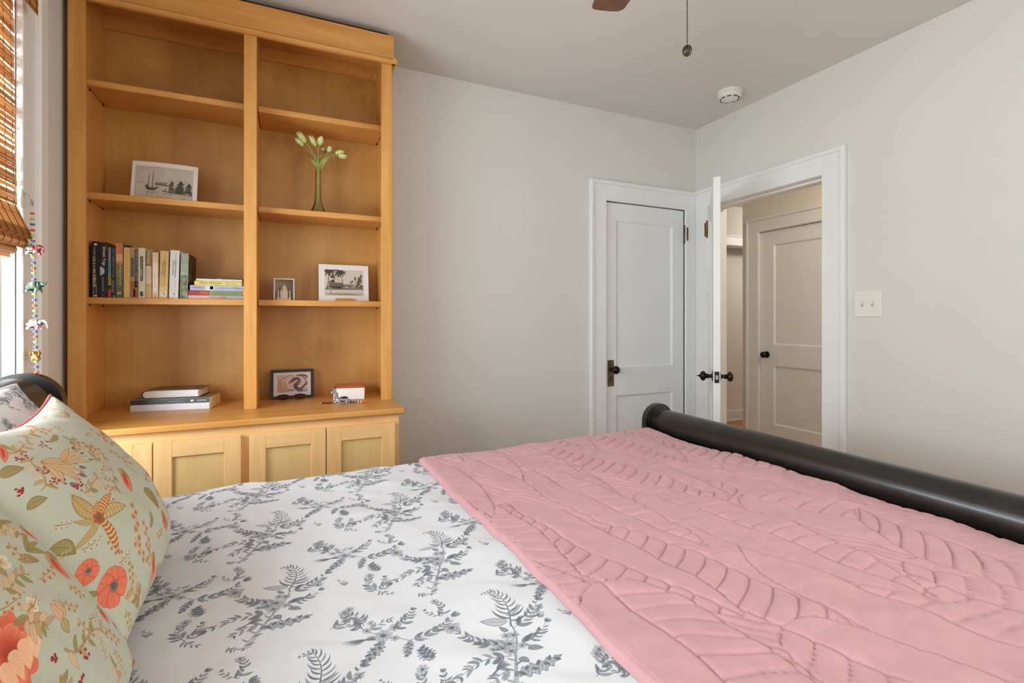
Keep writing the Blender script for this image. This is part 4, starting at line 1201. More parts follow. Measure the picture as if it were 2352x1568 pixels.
# ---- framed dragon picture
dp = Paint(460, 300, (214, 196, 186))
Xg, Yg = np.meshgrid(np.arange(460), np.arange(300))
dp.a += (vnoise(Xg, Yg, 60, 9)[..., None] - .5) * .10
dp.poly([(10, 0), (150, 0), (150, 120), (120, 190), (10, 190)], (190, 140, 92), .55)
for i in range(15):
    yy = 186 - i * 12; dp.stroke([(22, yy), (60 + rng.random() * 80, yy)], 1.6, 1.2, (120, 76, 44), .7)
for i in range(18): dp.disc(100 + rng.random() * 60, 20 + rng.random() * 80, 8 + rng.random() * 14, 10, (206, 130, 80), .3, 8)
dp.stroke([(10, 10), (14, 300)], 3, 2, (110, 70, 44), .7); dp.stroke([(10, 4), (150, 4)], 2, 2, (120, 80, 50), .6)
DR = (104, 44, 46); DK = (54, 34, 40)
dp.curve((10, 250), (40, 220), (40, 200), (34, 190), 5, 2, (130, 70, 50), .8)
dp.curve((30, 192), (70, 240), (150, 270), (230, 296), 6, 3, (120, 66, 52), .85)
dp.curve((0, 280), (80, 290), (150, 290), (230, 298), 4, 2, (140, 90, 70), .7)
P_ = dp.curve((360, 20), (270, 60), (250, 110), (300, 140), 30, 30, DR, .85, 18)
dp.curve((300, 140), (350, 180), (340, 240), (262, 226), 30, 20, DR, .9, 18)
dp.curve((310, 132), (352, 176), (336, 216), (290, 216), 12, 8, (166, 100, 96), .5, 18)
dp.poly([(170, 150), (186, 146), (206, 158), (250, 176), (284, 214), (270, 240), (236, 236), (200, 210), (168, 172)], (120, 54, 48), .95)
dp.poly([(170, 152), (206, 160), (240, 182), (200, 190), (172, 168)], (168, 104, 72), .7)
for (a_, b_, c_, d_) in (((262, 236), (290, 262), (310, 280), (340, 300), ), ((240, 238), (232, 256), (236, 270), (240, 284)), ((272, 222), (310, 230), (324, 250), (346, 276))): dp.curve(a_, b_, c_, d_, 5, 1, DK, .9)
dp.disc(238, 208, 4, 3, (236, 220, 190), .9)
dp.curve((330, 290), (440, 260), (470, 140), (360, 60), 16, 5, (150, 112, 120), .7, 20); dp.curve((300, 296), (380, 296), (440, 290), (458, 240), 14, 8, DK, .75, 16)
dp.curve((458, 160), (420, 110), (380, 80), (350, 40), 14, 20, (120, 64, 74), .6, 16)
for i in range(60): dp.disc(300 + rng.random() * 160, rng.random() * 60, 4 + rng.random() * 12, 3 + rng.random() * 9, (86 + rng.integers(-40, 80), 80 + rng.integers(-40, 80), 96 + rng.integers(-40, 70)), .5, 3)
for i in range(26): dp.stroke([(150 + i * 4, 20), (152 + i * 4, 30 + 34 * abs(math.sin(i * 1.3)))], 2.4, .6, (62, 58, 64), .7)
dp.curve((250, 120), (330, 150), (330, 110), (360, 128), 4, 1, DK, .8)
DRG = image_mat('dragon_print', dp.a, .35)
BLK = mat('black_lacquer', rgb(28, 28, 30), .35, var=.1)
pf = thing('picture_frame', 'black picture frame with a red dragon print leaning at the back of the counter', 'picture frame', (.007, 2.45, ZT))
w_, h_ = .1815, .1335
o_ = Vector((-.0838, 2.437, ZT + .0004)); dv = Vector((0, .034, .129)).normalized(); dn = Vector((0, -dv.z, dv.y))
M = frame(o_, (1, 0, 0), dv, dn)     # local x across, y up, z out to the viewer
e = .0125
obj('frame', MB().box(0, 0, -.012, e, h_, 0, .001).box(w_ - e, 0, -.012, w_, h_, 0, .001).box(e, 0, -.012, w_ - e, e, 0, .001).box(e, h_ - e, -.012, w_ - e, h_, 0, .001).xform(M), BLK, pf)
obj('mat_board', MB().box(e, e, -.010, w_ - e, h_ - e, -.005).xform(M), mat('mat_board', rgb(228, 220, 218), .7, var=.01), pf)
obj('print', MB().quad((.027, .030, -.0046), (w_ - .0265, .030, -.0046), (w_ - .0265, h_ - .0245, -.0046), (.027, h_ - .0245, -.0046)).xform(M), DRG, pf, recalc=False)
obj('glass', MB().box(e, e, -.0035, w_ - e, h_ - e, -.0022).xform(M), glass_mat('picture_glass', (1, 1, 1), .06), pf)
obj('easel_back', MB().box(w_ * .44, h_ * .1, -.0145, w_ * .56, h_ * .8, -.012).xform(M), BLK, pf)

# ---- sunglasses in front of it
sg = thing('sunglasses', 'folded dark brown sunglasses with a gold bridge before the black frame', 'sunglasses', (.003, 2.405, ZT))
LENS = mat('dark_lens', rgb(40, 18, 18), .3, var=.1, spec=.25); TORT = mat('tortoise_rim', rgb(70, 36, 24), .3, var=.5, scale=90)
GOLD = mat('gold_wire', rgb(170, 132, 60), .3, .8, var=.15)
for s in (-1, 1):
    pts = []
    for k in range(24):
        a = 2 * math.pi * k / 24
        pts.append((.003 + s * .0335 + .0265 * math.cos(a) * (1 if math.cos(a) * s < 0 else 1.08), 2.402 - .004 * abs(math.cos(a)), ZT + .0135 + .0115 * math.sin(a) * (1.0 if math.sin(a) > 0 else .9)))
    lo_ = obj('lens', MB().prism(pts, (0, .0012, 0)), LENS, sg)
    obj('rim', MB().tube(pts + [pts[0]], .0013, 6, cap=False), TORT, sg, 180)
    hx = .003 + s * .0635
    obj('temple', MB().tube([(hx - s * .002, 2.402, ZT + .016), (hx, 2.409, ZT + .016), (hx - s * .010, 2.4145 + .003 * (s > 0), ZT + .013), (.003 - s * .02, 2.4155 + .004 * (s > 0), ZT + .006), (.003 - s * .045, 2.416 + .004 * (s > 0), ZT + .003)], .0015, 6), TORT, sg, 180)
obj('bridge', MB().tube([(-.006, 2.3985, ZT + .0155), (-.002, 2.3955, ZT + .0195), (.003, 2.395, ZT + .0205), (.008, 2.3955, ZT + .0195), (.012, 2.3985, ZT + .0155)], .0013, 7).tube([(-.004, 2.397, ZT + .012), (-.002, 2.398, ZT + .004)], .001, 6).tube([(.010, 2.397, ZT + .012), (.008, 2.398, ZT + .004)], .001, 6), GOLD, sg, 180)

# ---- silver reclining animal figure
SIL = mat('silver_figure', rgb(176, 178, 184), .22, .9, var=.35, scale=120)
cx0, cy0, cz0 = .180, 2.205, ZT
Pn = lambda x_, y_, z_: (cx0 + x_, cy0 + y_, cz0 + z_)
pts = [Pn(.030, 0, .016), Pn(.012, 0, .017), Pn(-.002, 0, .020), Pn(-.006, 0, .034), Pn(-.005, 0, .048), Pn(-.010, 0, .055), Pn(-.020, 0, .050), Pn(-.0265, 0, .046), Pn(.046, 0, .014), Pn(.058, .002, .011), Pn(.070, .006, .006),
       Pn(.004, -.009, .012), Pn(.014, -.013, .0045), Pn(.030, -.014, .0035), Pn(.044, -.013, .003), Pn(.004, .009, .012), Pn(-.006, .011, .005), Pn(-.014, .011, .0035),
       Pn(.042, -.010, .010), Pn(.030, -.017, .004), Pn(.016, -.018, .003)]
ed = [(0, 1), (1, 2), (2, 3), (3, 4), (4, 5), (5, 6), (6, 7), (0, 8), (8, 9), (9, 10), (1, 11), (11, 12), (12, 13), (13, 14), (1, 15), (15, 16), (16, 17), (8, 18), (18, 19), (19, 20)]
rd = [.0125, .0125, .0115, .0072, .0062, .0078, .0058, .0038, .0105, .0055, .0022, .006, .0045, .0034, .0026, .006, .0045, .003, .0065, .004, .003]
fg = thing('figurine', 'small silver reclining animal figurine in front of the orange book', 'figurine', Pn(.03, 0, 0))
obj('body', skin_geo(pts, ed, rd), SIL, fg, 180)
for s in (-1, 1):
    obj('ear', MB().tube([Pn(-.008, s * .005, .060), Pn(-.004, s * .007, .066), Pn(.001, s * .008, .069)], [.0022, .0018, .0004], 7), SIL, fg, 180)
    obj('horn', MB().tube([Pn(-.012, s * .0025, .061), Pn(-.010, s * .003, .068), Pn(-.003, s * .0035, .073)], [.0014, .001, .0003], 6), IRON, fg, 180)
    obj('eye', MB().sphere(Pn(-.014, s * .0058, .0565), .0013, 8, 6), BLK, fg, 180)
for k in range(5):
    z_ = .024 + .005 * k
    obj('neck_band', MB().tube([Pn(-.004 + .0076 * math.cos(a) * 1.05, .0080 * math.sin(a) * 1.05, z_ + .003 * math.cos(a)) for a in np.linspace(0, 2 * math.pi, 17)], .0007, 5, cap=False), IRON, fg, 180)
sb_ = MB().sphere(Pn(.027, 0, .026), (.016, .012, .004), 14, 6)
obj('saddle', sb_, mat('dark_saddle', rgb(52, 42, 40), .3, .6, var=.3, scale=100), fg, 180)
# string of beads lying beside it, ending in an orange tassel
br = thing('bracelet', 'string of dark and pink beads with an orange tassel beside the silver figurine', 'bracelet', (.262, 2.195, ZT))
cols = [(70, 66, 76), (150, 150, 162), (60, 58, 74), (160, 158, 170), (92, 40, 52), (190, 120, 140), (120, 34, 36), (214, 190, 130), (60, 40, 30), (226, 200, 140)]
bp = [(.222, 2.195), (.228, 2.189), (.234, 2.192), (.240, 2.187), (.246, 2.191), (.252, 2.186), (.257, 2.191), (.263, 2.186), (.2685, 2.190), (.274, 2.187)]
for i, ((bx, by), c_) in enumerate(zip(bp, cols)):
    obj('bead', MB().sphere((bx, by, ZT + .0048 + (.006 if i in (1, 3, 5) else 0)), (.0042, .0042, .0046), 10, 7), mat('bead_%d_%d_%d' % c_, rgb(*c_), .2, .3 if i < 4 else 0, var=.15), br, 180)
obj('cord', MB().tube([(x_, y_, ZT + .004) for x_, y_ in bp] + [(.282, 2.186, ZT + .0035)], .0008, 6), IRON, br, 180)
obj('tassel', MB().tube([(.276, 2.187, ZT + .004), (.286, 2.184, ZT + .0048), (.299, 2.181, ZT + .0026), (.309, 2.179, ZT + .001)], [.0035, .0048, .0030, .0006], 10), mat('orange_silk', rgb(206, 92, 44), .6, var=.2, scale=200), br, 180)
pn = thing('hair_stick', 'thin dark metal stick with a pale tip left of the silver figurine', 'stick', (.138, 2.236, ZT))
obj('shaft', MB().tube([(.119, 2.239, ZT + .0026), (.165, 2.226, ZT + .0026)], [.0021, .0024], 9), IRON, pn, 60)
obj('pale_tip', MB().tube([(.1115, 2.2412, ZT + .0024), (.119, 2.239, ZT + .0026)], [.0012, .0021], 9), STEEL, pn, 60)

# ================================================================== WINDOW SHADE AND GARLAND
BAM = [wood('bamboo_%d' % i, rgb(*a), rgb(*b), 'y', .55, .3, .1) for i, (a, b) in enumerate((((186, 132, 74), (222, 174, 116)), ((204, 154, 96), (232, 194, 142)), ((158, 106, 54), (200, 148, 88))))]
for m_ in BAM:                                   # thin bamboo lets some daylight through
    nt = m_.node_tree; tl = nt.nodes.new('ShaderNodeBsdfTranslucent'); mx_ = nt.nodes.new('ShaderNodeMixShader'); mx_.inputs[0].default_value = .3
    pb = nt.nodes['Principled BSDF']; nt.links.new(pb.inputs['Base Color'].links[0].from_socket, tl.inputs['Color'])
    nt.links.new(pb.outputs[0], mx_.inputs[1]); nt.links.new(tl.outputs[0], mx_.inputs[2]); nt.links.new(mx_.outputs[0], nt.nodes['Material Output'].inputs['Surface'])
THR = mat('brown_twine', rgb(74, 46, 26), .8)
SY0, SY1 = WY0 + .004, WY1 - .003
sh = thing('woven_shade', 'woven bamboo roman shade gathered halfway up the window', 'window shade', (XL, 1.2, 2.2))
def slat(x_, z_, h_, tk, tilt, y1=SY1, m_=None, parent=sh):
    ct_, st_ = math.cos(tilt), math.sin(tilt)
    ps = [(-tk / 2, -h_ / 2), (tk / 2, -h_ / 2), (tk / 2, h_ / 2), (-tk / 2, h_ / 2)]
    y1 = y1 - rng.random() * .004
    m = MB().prism([(x_ + a * ct_ + b * st_, SY0 + .002, z_ + b * ct_ - a * st_) for a, b in ps], (0, y1 - SY0 - .002, 0))
    return obj('slat', m, m_ or BAM[int(rng.integers(0, 3))], parent)
z = 2.245
sheet = []
while z > 1.585:
    h_ = float(rng.choice([.007, .009, .012, .014]))
    x_ = -.7395 + .010 * (2.245 - z) / .66
    slat(x_, z - h_ / 2, h_, .0016, 0.0)
    sheet.append((x_, z))
    z -= h_ + float(rng.choice([.0012, .0012, .004, .0075]))
sheet.append((x_, z))
# two soft folds gathered at the bottom
fold = [(-.729, 1.580), (-.722, 1.560), (-.713, 1.538), (-.704, 1.516), (-.697, 1.500), (-.694, 1.491), (-.699, 1.485), (-.712, 1.492), (-.722, 1.500)]
fold2 = [(-.722, 1.500), (-.713, 1.492), (-.706, 1.484), (-.703, 1.474), (-.706, 1.464), (-.714, 1.459), (-.724, 1.462), (-.735, 1.470)]
fold3 = [(-.735, 1.470), (-.728, 1.462), (-.724, 1.454), (-.727, 1.446), (-.736, 1.440)]
fold4 = [(-.742, 1.46), (-.741, 1.445), (-.739, 1.428)]
def run(path, step=.0115):
    P_ = [Vector((a, 0, b)) for a, b in path]
    out = []
    for i in range(len(P_) - 1):
        n_ = max(1, round((P_[i + 1] - P_[i]).length / step))
        for k in range(n_):
            a = P_[i].lerp(P_[i + 1], k / n_); b = P_[i].lerp(P_[i + 1], (k + 1) / n_); out.append((a, b))
    return out
for f in (fold, fold2, fold3, fold4):
    for a, b in run(f):
        c_ = (a + b) / 2; d_ = b - a
        slat(c_.x, c_.z, d_.length * .93, .0018, math.atan2(d_.x, d_.z), y1=SY1 + (0 if f in (fold, fold2) else -.012))
for k in range(34):
    y_ = SY1 - .020 - .040 * k
    wob = [(x_ - .0002 + (.0014 if i % 2 else -.0014), y_ + .0012 * math.sin(i * 1.9 + k), z_) for i, (x_, z_) in enumerate(sheet)]
    path = wob + [(a + .0014, y_, b) for a, b in fold[:7]] + [(a + .0014, y_, b) for a, b in fold2[1:6]]
    obj('twine', MB().tube(path, .0011, 4), THR, sh)
vz0 = 2.152
va = obj('valance_rail', MB().box(XL - .02, SY0, 2.262 - .02, -.690, SY1, 2.262, .002), BAM[1], sh)
z = 2.243
while z > vz0 + .004:
    h_ = .0125
    m = MB().box(-.684, SY0 + .002, z - h_, -.6822, SY1 - rng.random() * .003, z); obj('valance_slat', m, BAM[int(rng.integers(0, 3))], sh)
    z -= h_ + .001
for k in range(34):
    y_ = SY1 - .013 - .040 * k
    obj('twine', MB().tube([(-.6812, y_, 2.245), (-.6812, y_, vz0 + .002)], .0008, 4), THR, sh)

# hook and garland
gx = -.684
hk = thing('wall_hook', 'small bent wire hook on a clear pad on the window casing', 'hook', (-.703, 1.897, 1.60))
obj('pad', MB().box(-.7165, 1.885, 1.575, -.7125, 1.907, 1.630, .0015), WPL, hk)
obj('wire', MB().tube([(-.7125, 1.892, 1.615), (-.707, 1.893, 1.620), (-.701, 1.895, 1.612), (-.699, 1.898, 1.598), (-.699, 1.904, 1.588), (-.6985, 1.912, 1.588), (-.700, 1.915, 1.598), (-.703, 1.914, 1.606)], .0011, 7), STEEL, hk, 180)
gl = thing('bead_garland', 'string of coloured beads and four cloth elephants on the window casing', 'garland', (gx, 1.92, 1.08))
gy = lambda z_: .9771 * (1.911 + (1.564 - z_) * .057)
gz_ = lambda py: 1.25 + .9771 * (.3143 - .0013011 * (py - 490))
obj('string', MB().tube([(-.698, 1.909, 1.589), (gx, gy(1.562), 1.562), (gx, gy(1.0), 1.0)], .0006, 5), CARD, gl, 180)
BC = {'o': mat('bead_orange', rgb(212, 96, 58), .3), 'g': mat('bead_green', rgb(172, 200, 112), .3), 'b': mat('bead_blue', rgb(96, 106, 168), .3)}
for py, c_ in ((490, 'o'), (503, 'g'), (515, 'b'), (528, 'o'), (540, 'g'), (553, 'b'), (589, 'g'), (602, 'b'), (615, 'o'), (626, 'g'), (640, 'b'), (674, 'g'), (687, 'b'), (700, 'o'), (712, 'g'), (724, 'b'), (760, 'b'), (772, 'o'), (784, 'g'), (796, 'b'), (830, 'g'), (842, 'b'), (855, 'o'), (868, 'g'), (880, 'b')):
    z_ = gz_(py); obj('bead', MB().lathe([(-.0034, .0016), (-.003, .0042), (-.0012, .0058), (.0012, .0058), (.003, .0042), (.0034, .0016)], (gx, gy(z_), z_), (0, 0, 1), 14), BC[c_], gl, 180)
def patch_mat(name, cols):
    m, nt, p = new_mat(name); N, L = nt.nodes, nt.links
    tc = N.new('ShaderNodeTexCoord'); vo = N.new('ShaderNodeTexVoronoi'); vo.inputs['Scale'].default_value = 130
    L.new(tc.outputs['Object'], vo.inputs['Vector'])
    sx = N.new('ShaderNodeSeparateColor'); L.new(vo.outputs['Color'], sx.inputs[0])
    cr = N.new('ShaderNodeValToRGB'); cr.color_ramp.interpolation = 'CONSTANT'
    cr.color_ramp.elements[0].color = rgb(*cols[0]); cr.color_ramp.elements[1].position = 1 / len(cols); cr.color_ramp.elements[1].color = rgb(*cols[1])
    for i, c_ in enumerate(cols[2:]):
        e_ = cr.color_ramp.elements.new((i + 2) / len(cols)); e_.color = rgb(*c_)
    L.new(sx.outputs[0], cr.inputs['Fac']); L.new(cr.outputs['Color'], p.inputs['Base Color']); p.inputs['Roughness'].default_value = .55
    return m
EP = [patch_mat('cloth_patchwork', [(226, 222, 214), (72, 74, 124), (196, 78, 88), (226, 222, 214), (150, 40, 48), (168, 206, 164)]),
      patch_mat('cloth_green', [(40, 74, 44), (62, 104, 66), (94, 146, 150), (46, 60, 36), (70, 118, 84), (120, 92, 60)]),
      patch_mat('cloth_pale', [(226, 226, 222), (200, 212, 206), (196, 120, 128), (226, 226, 222), (90, 84, 98), (226, 220, 200)]),
      patch_mat('cloth_gold', [(150, 108, 40), (180, 138, 62), (196, 160, 96), (120, 80, 30), (170, 120, 100)])]
def elephant(c, yaw, trunk_up, m_, s=1.0):
    q = [(0, 0, .004), (.010, 0, .0045), (-.011, 0, .003), (.0205, 0, .009), (.027, 0, .007)]
    if trunk_up: q += [(.0315, 0, .006), (.0345, 0, .0115), (.0395, 0, .0145)]
    else: q += [(.0305, 0, .001), (.032, 0, -.007), (.0335, 0, -.014)]
    r_ = [.0112, .0104, .0108, .0072, .0046, .0027, .0020, .0013]
    e_ = [(0, 1), (0, 2), (1, 3), (3, 4), (4, 5), (5, 6), (6, 7)]
    for (lx, src) in ((.0125, 1), (-.0145, 2)):
        for sy in (-.0056, .0056):
            i = len(q); dx_ = .0022 if sy > 0 else -.0018
            q += [(lx + dx_, sy, -.008), (lx + dx_ * 1.6, sy, -.0185)]; r_ += [.0042, .0036]; e_ += [(src, i), (i, i + 1)]
    i = len(q); q += [(-.022, 0, .002), (-.024, 0, -.005)]; r_ += [.0016, .0009]; e_ += [(2, i), (i, i + 1)]
    mb = skin_geo([(a * s, b * s, c_ * s) for a, b, c_ in q], e_, [x * s for x in r_], 1)
    Mx = Matrix.Translation(c) @ Matrix.Rotation(R(-22) + yaw, 4, 'Z')
    eo = obj('elephant', mb.xform(Mx), m_, gl, 180)
    for sy in (-1, 1):
        ear = MB().sphere((0, 0, 0), (.0055 * s, .0013 * s, .0068 * s), 10, 6).xform(Mx @ Matrix.Translation((.0165 * s, sy * .0082 * s, .005 * s)) @ Matrix.Rotation(sy * .4, 4, 'Z'))
        obj('ear', ear, m_, eo, 180)
    obj('saddle_cloth', MB().sphere((0, 0, 0), (.0072 * s, .0112 * s, .0100 * s), 12, 8).xform(Mx @ Matrix.Translation((-.001 * s, 0, .0062 * s))), EP[(EP.index(m_) + 1) % 4], eo, 180)
    return eo
for py_, yw_, up_, m_, s_ in ((571, -.1, False, EP[0], .98), (656, 0, True, EP[1], .98), (742, .15, False, EP[2], .95), (814, -1.0, True, EP[3], .98)):
    elephant((gx, gy(gz_(py_)), gz_(py_)), yw_, up_, m_, s_)

# ================================================================== BED
EBO = mat('ebony_lacquer', rgb(32, 28, 26), .34, var=.25, scale=14, coat=.3)
bed = thing('sleigh_bed', 'black sleigh bed with a rolled footboard and headboard', 'bed', (.35, .83, 0))
YN, YFR = .025, 1.637                                   # outer faces of the posts
def post(xc, zc, r, y0, y1, side):
    """flat side board: half-round top, waisted below, foot flaring out; side -1 = head, 1 = foot"""
    out = []
    for k in range(25):
        a = math.pi * k / 24
        out.append((xc + r * math.cos(a), zc + r * math.sin(a)))
    s = side
    lo = [(xc - r, zc - .10), (xc - r * .95, zc - .22), (xc - r * .85, .45), (xc - r * .85, .2), (xc - r * .95, .0), (xc + r * .75, .0), (xc + r * .72, .2), (xc + r * .72, .45), (xc + r * .85, zc - .22), (xc + r, zc - .10)]
    return MB().prism([(a, y0, b) for a, b in out + lo], (0, y1 - y0, 0))
def sleigh_end(xc, zc, rr, rp, pre, zlow, side):
    for (y0, y1) in ((YN, YN + .026), (YFR - .026, YFR)):
        obj(pre + 'post', post(xc, zc, rp, y0, y1, side), EBO, bed, 30)
    m = MB().lathe([(0, rr - .006), (.006, rr), (YFR - YN - .052 - .086, rr), (YFR - YN - .052 - .08, rr - .006)], (xc, YN + .026 + .040, zc), (0, 1, 0), 64)
    obj(pre + 'roll', m, EBO, bed, 35)
    for yy in (YN + .026, YFR - .026 - .040):
        obj('collar', MB().lathe([(0, rr - .012), (.040, rr - .012)], (xc, yy, zc), (0, 1, 0), 40), EBO, bed, 35)
    s = side
    pr = [(xc + s * rr * .2, zc - rr * .6), (xc + s * .002, zc - .12), (xc - s * .004, zc - .25), (xc - s * .004, zlow), (xc + s * .026, zlow), (xc + s * .028, zc - .25), (xc + s * .036, zc - .12), (xc + s * rr * .85, zc - rr * .3)]
    obj(pre + 'panel', MB().prism([(a, YN + .026, b) for a, b in pr], (0, YFR - YN - .052, 0)), EBO, bed, 40)
sleigh_end(1.407, .825, .0525, .072, 'foot_', .22, 1)
sleigh_end(-.612, 1.033, .0745, .082, 'head_', .22, -1)
for (y0, y1) in ((YN + .002, YN + .026), (YFR - .026, YFR - .002)):
    obj('side_rail', MB().box(-.60, y0, .22, 1.39, y1, .40, .004), EBO, bed)
sl = MB()
for k in range(9):
    obj('slat', MB().box(-.45 + .2 * k, YN + .026, .26, -.37 + .2 * k, YFR - .026, .278), WY, bed)
mt = thing('mattress', 'white mattress on the sleigh bed under the floral duvet', 'mattress', (.35, .83, .28))
MW = mat('mattress_ticking', rgb(232, 230, 224), .85, bump=.2, bscale=200)
obj('mattress_body', MB().box(-.565, .062, .279, 1.335, 1.600, .752, .04), MW, mt, 40)

# ---- printed cloth: grey floral toile, one repeat
def toile(S=1024):
    p = Paint(S, S, (221, 223, 228), wrap=True)
    r = np.random.default_rng(5)
    G1, G2, G3 = (96, 103, 115), (128, 134, 146), (166, 171, 180)
    def frond(x, y, a, L, n, c=G1):
        for i in range(n):
            t = i / (n - 1); s = 1 if i % 2 else -1
            cx_, cy_ = x + math.cos(a) * L * t, y + math.sin(a) * L * t
            p.leaf(cx_, cy_, a + s * (.75 - .45 * t) + r.normal() * .08, L * (.40 - .20 * t), L * .038, s * L * .08, c, .85, p=.5, q=1.0)
        p.stroke([(x, y), (x + math.cos(a) * L, y + math.sin(a) * L)], 3.2, 1, c, .85)
    def blossom(x, y, R_, k=6):
        p.rosette(x, y, R_, k, r.random() * 6, G3, G1, .82, .25, .55, 26)
        p.disc(x, y, R_ * .28, R_ * .28, G1, .8, 2)
        for i in range(k):
            a = 6.283 * i / k + r.random() * .3
            p.stroke([(x + math.cos(a) * R_ * .3, y + math.sin(a) * R_ * .3), (x + math.cos(a) * R_ * .95, y + math.sin(a) * R_ * .95)], 1.4, 1, (238, 236, 232), .7)
    def spray(x, y, a, L, n, dark=G1, w=.07):
        P_ = p.curve((x, y), (x + math.cos(a) * L * .3, y + math.sin(a) * L * .3), (x + math.cos(a + .25) * L * .6, y + math.sin(a + .25) * L * .6), (x + math.cos(a + .15) * L, y + math.sin(a + .15) * L), 2.0, 1.0, G2, .8)
        for i in range(n):
            q = P_[int((i + 1) * (len(P_) - 1) / n)]; s = 1 if i % 2 else -1
            p.leaf(q[0], q[1], a + s * (.7 + .3 * r.random()), L * (.24 + .08 * r.random()), L * w, s * 3, dark if r.random() < .6 else G2, .82, .35, edge=G1)
    def branch(x, y, a, L, curl, n, w=.20, lw=2.4, end=None, dense=1.0):
        """curving stem with slim leaves in pairs and a flower or bud at its end"""
        x1, y1 = x + math.cos(a) * L * .35, y + math.sin(a) * L * .35
        x2, y2 = x + math.cos(a + curl * .5) * L * .7, y + math.sin(a + curl * .5) * L * .7
        x3, y3 = x + math.cos(a + curl) * L, y + math.sin(a + curl) * L
        P_ = p.curve((x, y), (x1, y1), (x2, y2), (x3, y3), lw, lw * .5, G1, .8, 18)
        for i in range(n):
            k = 2 + int(i * 15 / n); q = P_[k]; d = P_[min(k + 1, 17)] - P_[k - 1]; aa = math.atan2(d[1], d[0])
            for s in ((1, -1) if r.random() < dense * .6 else ((1,) if i % 2 else (-1,))):
                ll = L * w * (1.1 - .5 * i / n) * (.8 + .4 * r.random())
                p.leaf(q[0], q[1], aa + s * (.55 + .4 * r.random()), ll, ll * (.13 + .07 * r.random()), s * ll * .16, [G1, G2, G1][int(r.integers(0, 3))], .82, .35 if ll > 40 else 0, 7, edge=G1 if ll > 50 else None, eal=.6)
        if end == 'f': blossom(x3, y3, L * .13 + 8, int(r.integers(5, 8)))
        elif end == 'b':
            for s in (-.5, 0, .5): p.leaf(x3, y3, a + curl + s, L * .18, L * .045, s * 6, G1 if s else G2, .85, .3, 5)
        return P_
    def crest(x, y, a, L, c=1):
        """feathery plume of curling blades"""
        P_ = p.curve((x, y), (x + math.cos(a - .25 * c) * L * .4, y + math.sin(a - .25 * c) * L * .4), (x + math.cos(a - .1 * c) * L * .8, y + math.sin(a - .1 * c) * L * .8), (x + math.cos(a + .12 * c) * L, y + math.sin(a + .12 * c) * L), 4.4, 1.2, G1, .9, 20)
        for i in range(17):
            q = P_[2 + i]; d = P_[min(3 + i, 19)] - P_[1 + i]; aa = math.atan2(d[1], d[0]); s = 1 if i % 2 else -1
            ll = L * (.42 - .016 * i) * (.8 + .35 * r.random())
            p.leaf(q[0], q[1], aa + s * (.95 - .03 * i), ll, ll * .055 + 1.5, s * ll * .34, G1 if i % 3 else G2, .86, p=.45, q=1.1)
    def acanthus(x, y, a, L, W, bend):
        p.leaf(x, y, a, L, W, bend, G2, .75, .45, 14, edge=G1, serr=.30, sn=6)
        for k in range(7): p.leaf(x + math.cos(a) * L * (.1 + .12 * k), y + math.sin(a) * L * (.1 + .12 * k), a + (.8 if k % 2 else -.8), W * 1.1, W * .28, 0, G1, .8)
    def big(x, y, rot, sc):
        def T(u, v): return (x + sc * (u * math.cos(rot) - v * math.sin(rot)), y + sc * (u * math.sin(rot) + v * math.cos(rot)))
        A = lambda a: a + rot
        # knotted woody foot and the spine that carries everything
        for k in range(4): p.curve(T(-150 + 13 * k, -360 + 6 * k), T(-110 + 8 * k, -250), T(-60 + 4 * k, -160), T(-20 + 4 * k, -60), 2.4, 1.8, G2 if k % 2 else G1, .6)
        for k in range(8): p.leaf(*T(-135 + 15 * k, -325 + 32 * k), A(2.3 if k % 2 else .3), 52 * sc, 6 * sc, 9, G2 if k % 2 else G1, .75)
        p.curve(T(-20, -60), T(30, 20), T(70, 90), T(60, 190), 3.4, 2.6, G1, .85)
        crest(*T(56, 170), A(1.42), 300 * sc, 1)
        acanthus(*T(-75, -190), A(.12), 270 * sc, 34 * sc, -26 * sc)
        p.leaf(*T(52, 210), A(2.85), 150 * sc, 28 * sc, 12, G2, .55, .6, 10, edge=G1); p.leaf(*T(64, 250), A(.42), 120 * sc, 17 * sc, -8, G2, .6, .5, 9, edge=G1)
        branch(*T(60, 150), A(.15), 260 * sc, .45, 8, .26, 2.2, 'b')
        branch(*T(20, 30), A(2.95), 360 * sc, -.55, 11, .17, 2.2, 'f')
        branch(*T(-40, -60), A(2.75), 300 * sc, .55, 10, .20, 2.2, 'b')
        branch(*T(30, 20), A(-.35), 210 * sc, .7, 7, .28, 2.0, 'b')
        branch(*T(-70, -150), A(3.0), 170 * sc, .7, 6, .34, 2.0)
        for k in range(6): p.leaf(*T(-60 - 4 * k, -120 + 8 * k), A(3.4 + .10 * k), (130 - 9 * k) * sc, 5 * sc, -30 * sc, G1 if k % 2 else G2, .8)
        for (u, v, R_) in ((-6, 40, 46), (-66, 76, 36), (40, 96, 34), (-20, -20, 40), (-50, 20, 30), (4, 110, 30), (-100, 34, 24), (44, -6, 28)): blossom(*T(u, v), R_ * sc, int(r.integers(5, 8)))
        for (u, v, a, L, W) in ((70, 20, .2, 90, 19), (60, -40, -.5, 80, 20), (-10, -90, -1.0, 60, 20), (-110, 80, 2.5, 80, 16), (30, 140, 2.2, 60, 14)):
            p.leaf(*T(u, v), A(a), L * sc, W * sc, 8 * sc, G1, .82, .4, 7, edge=G1)
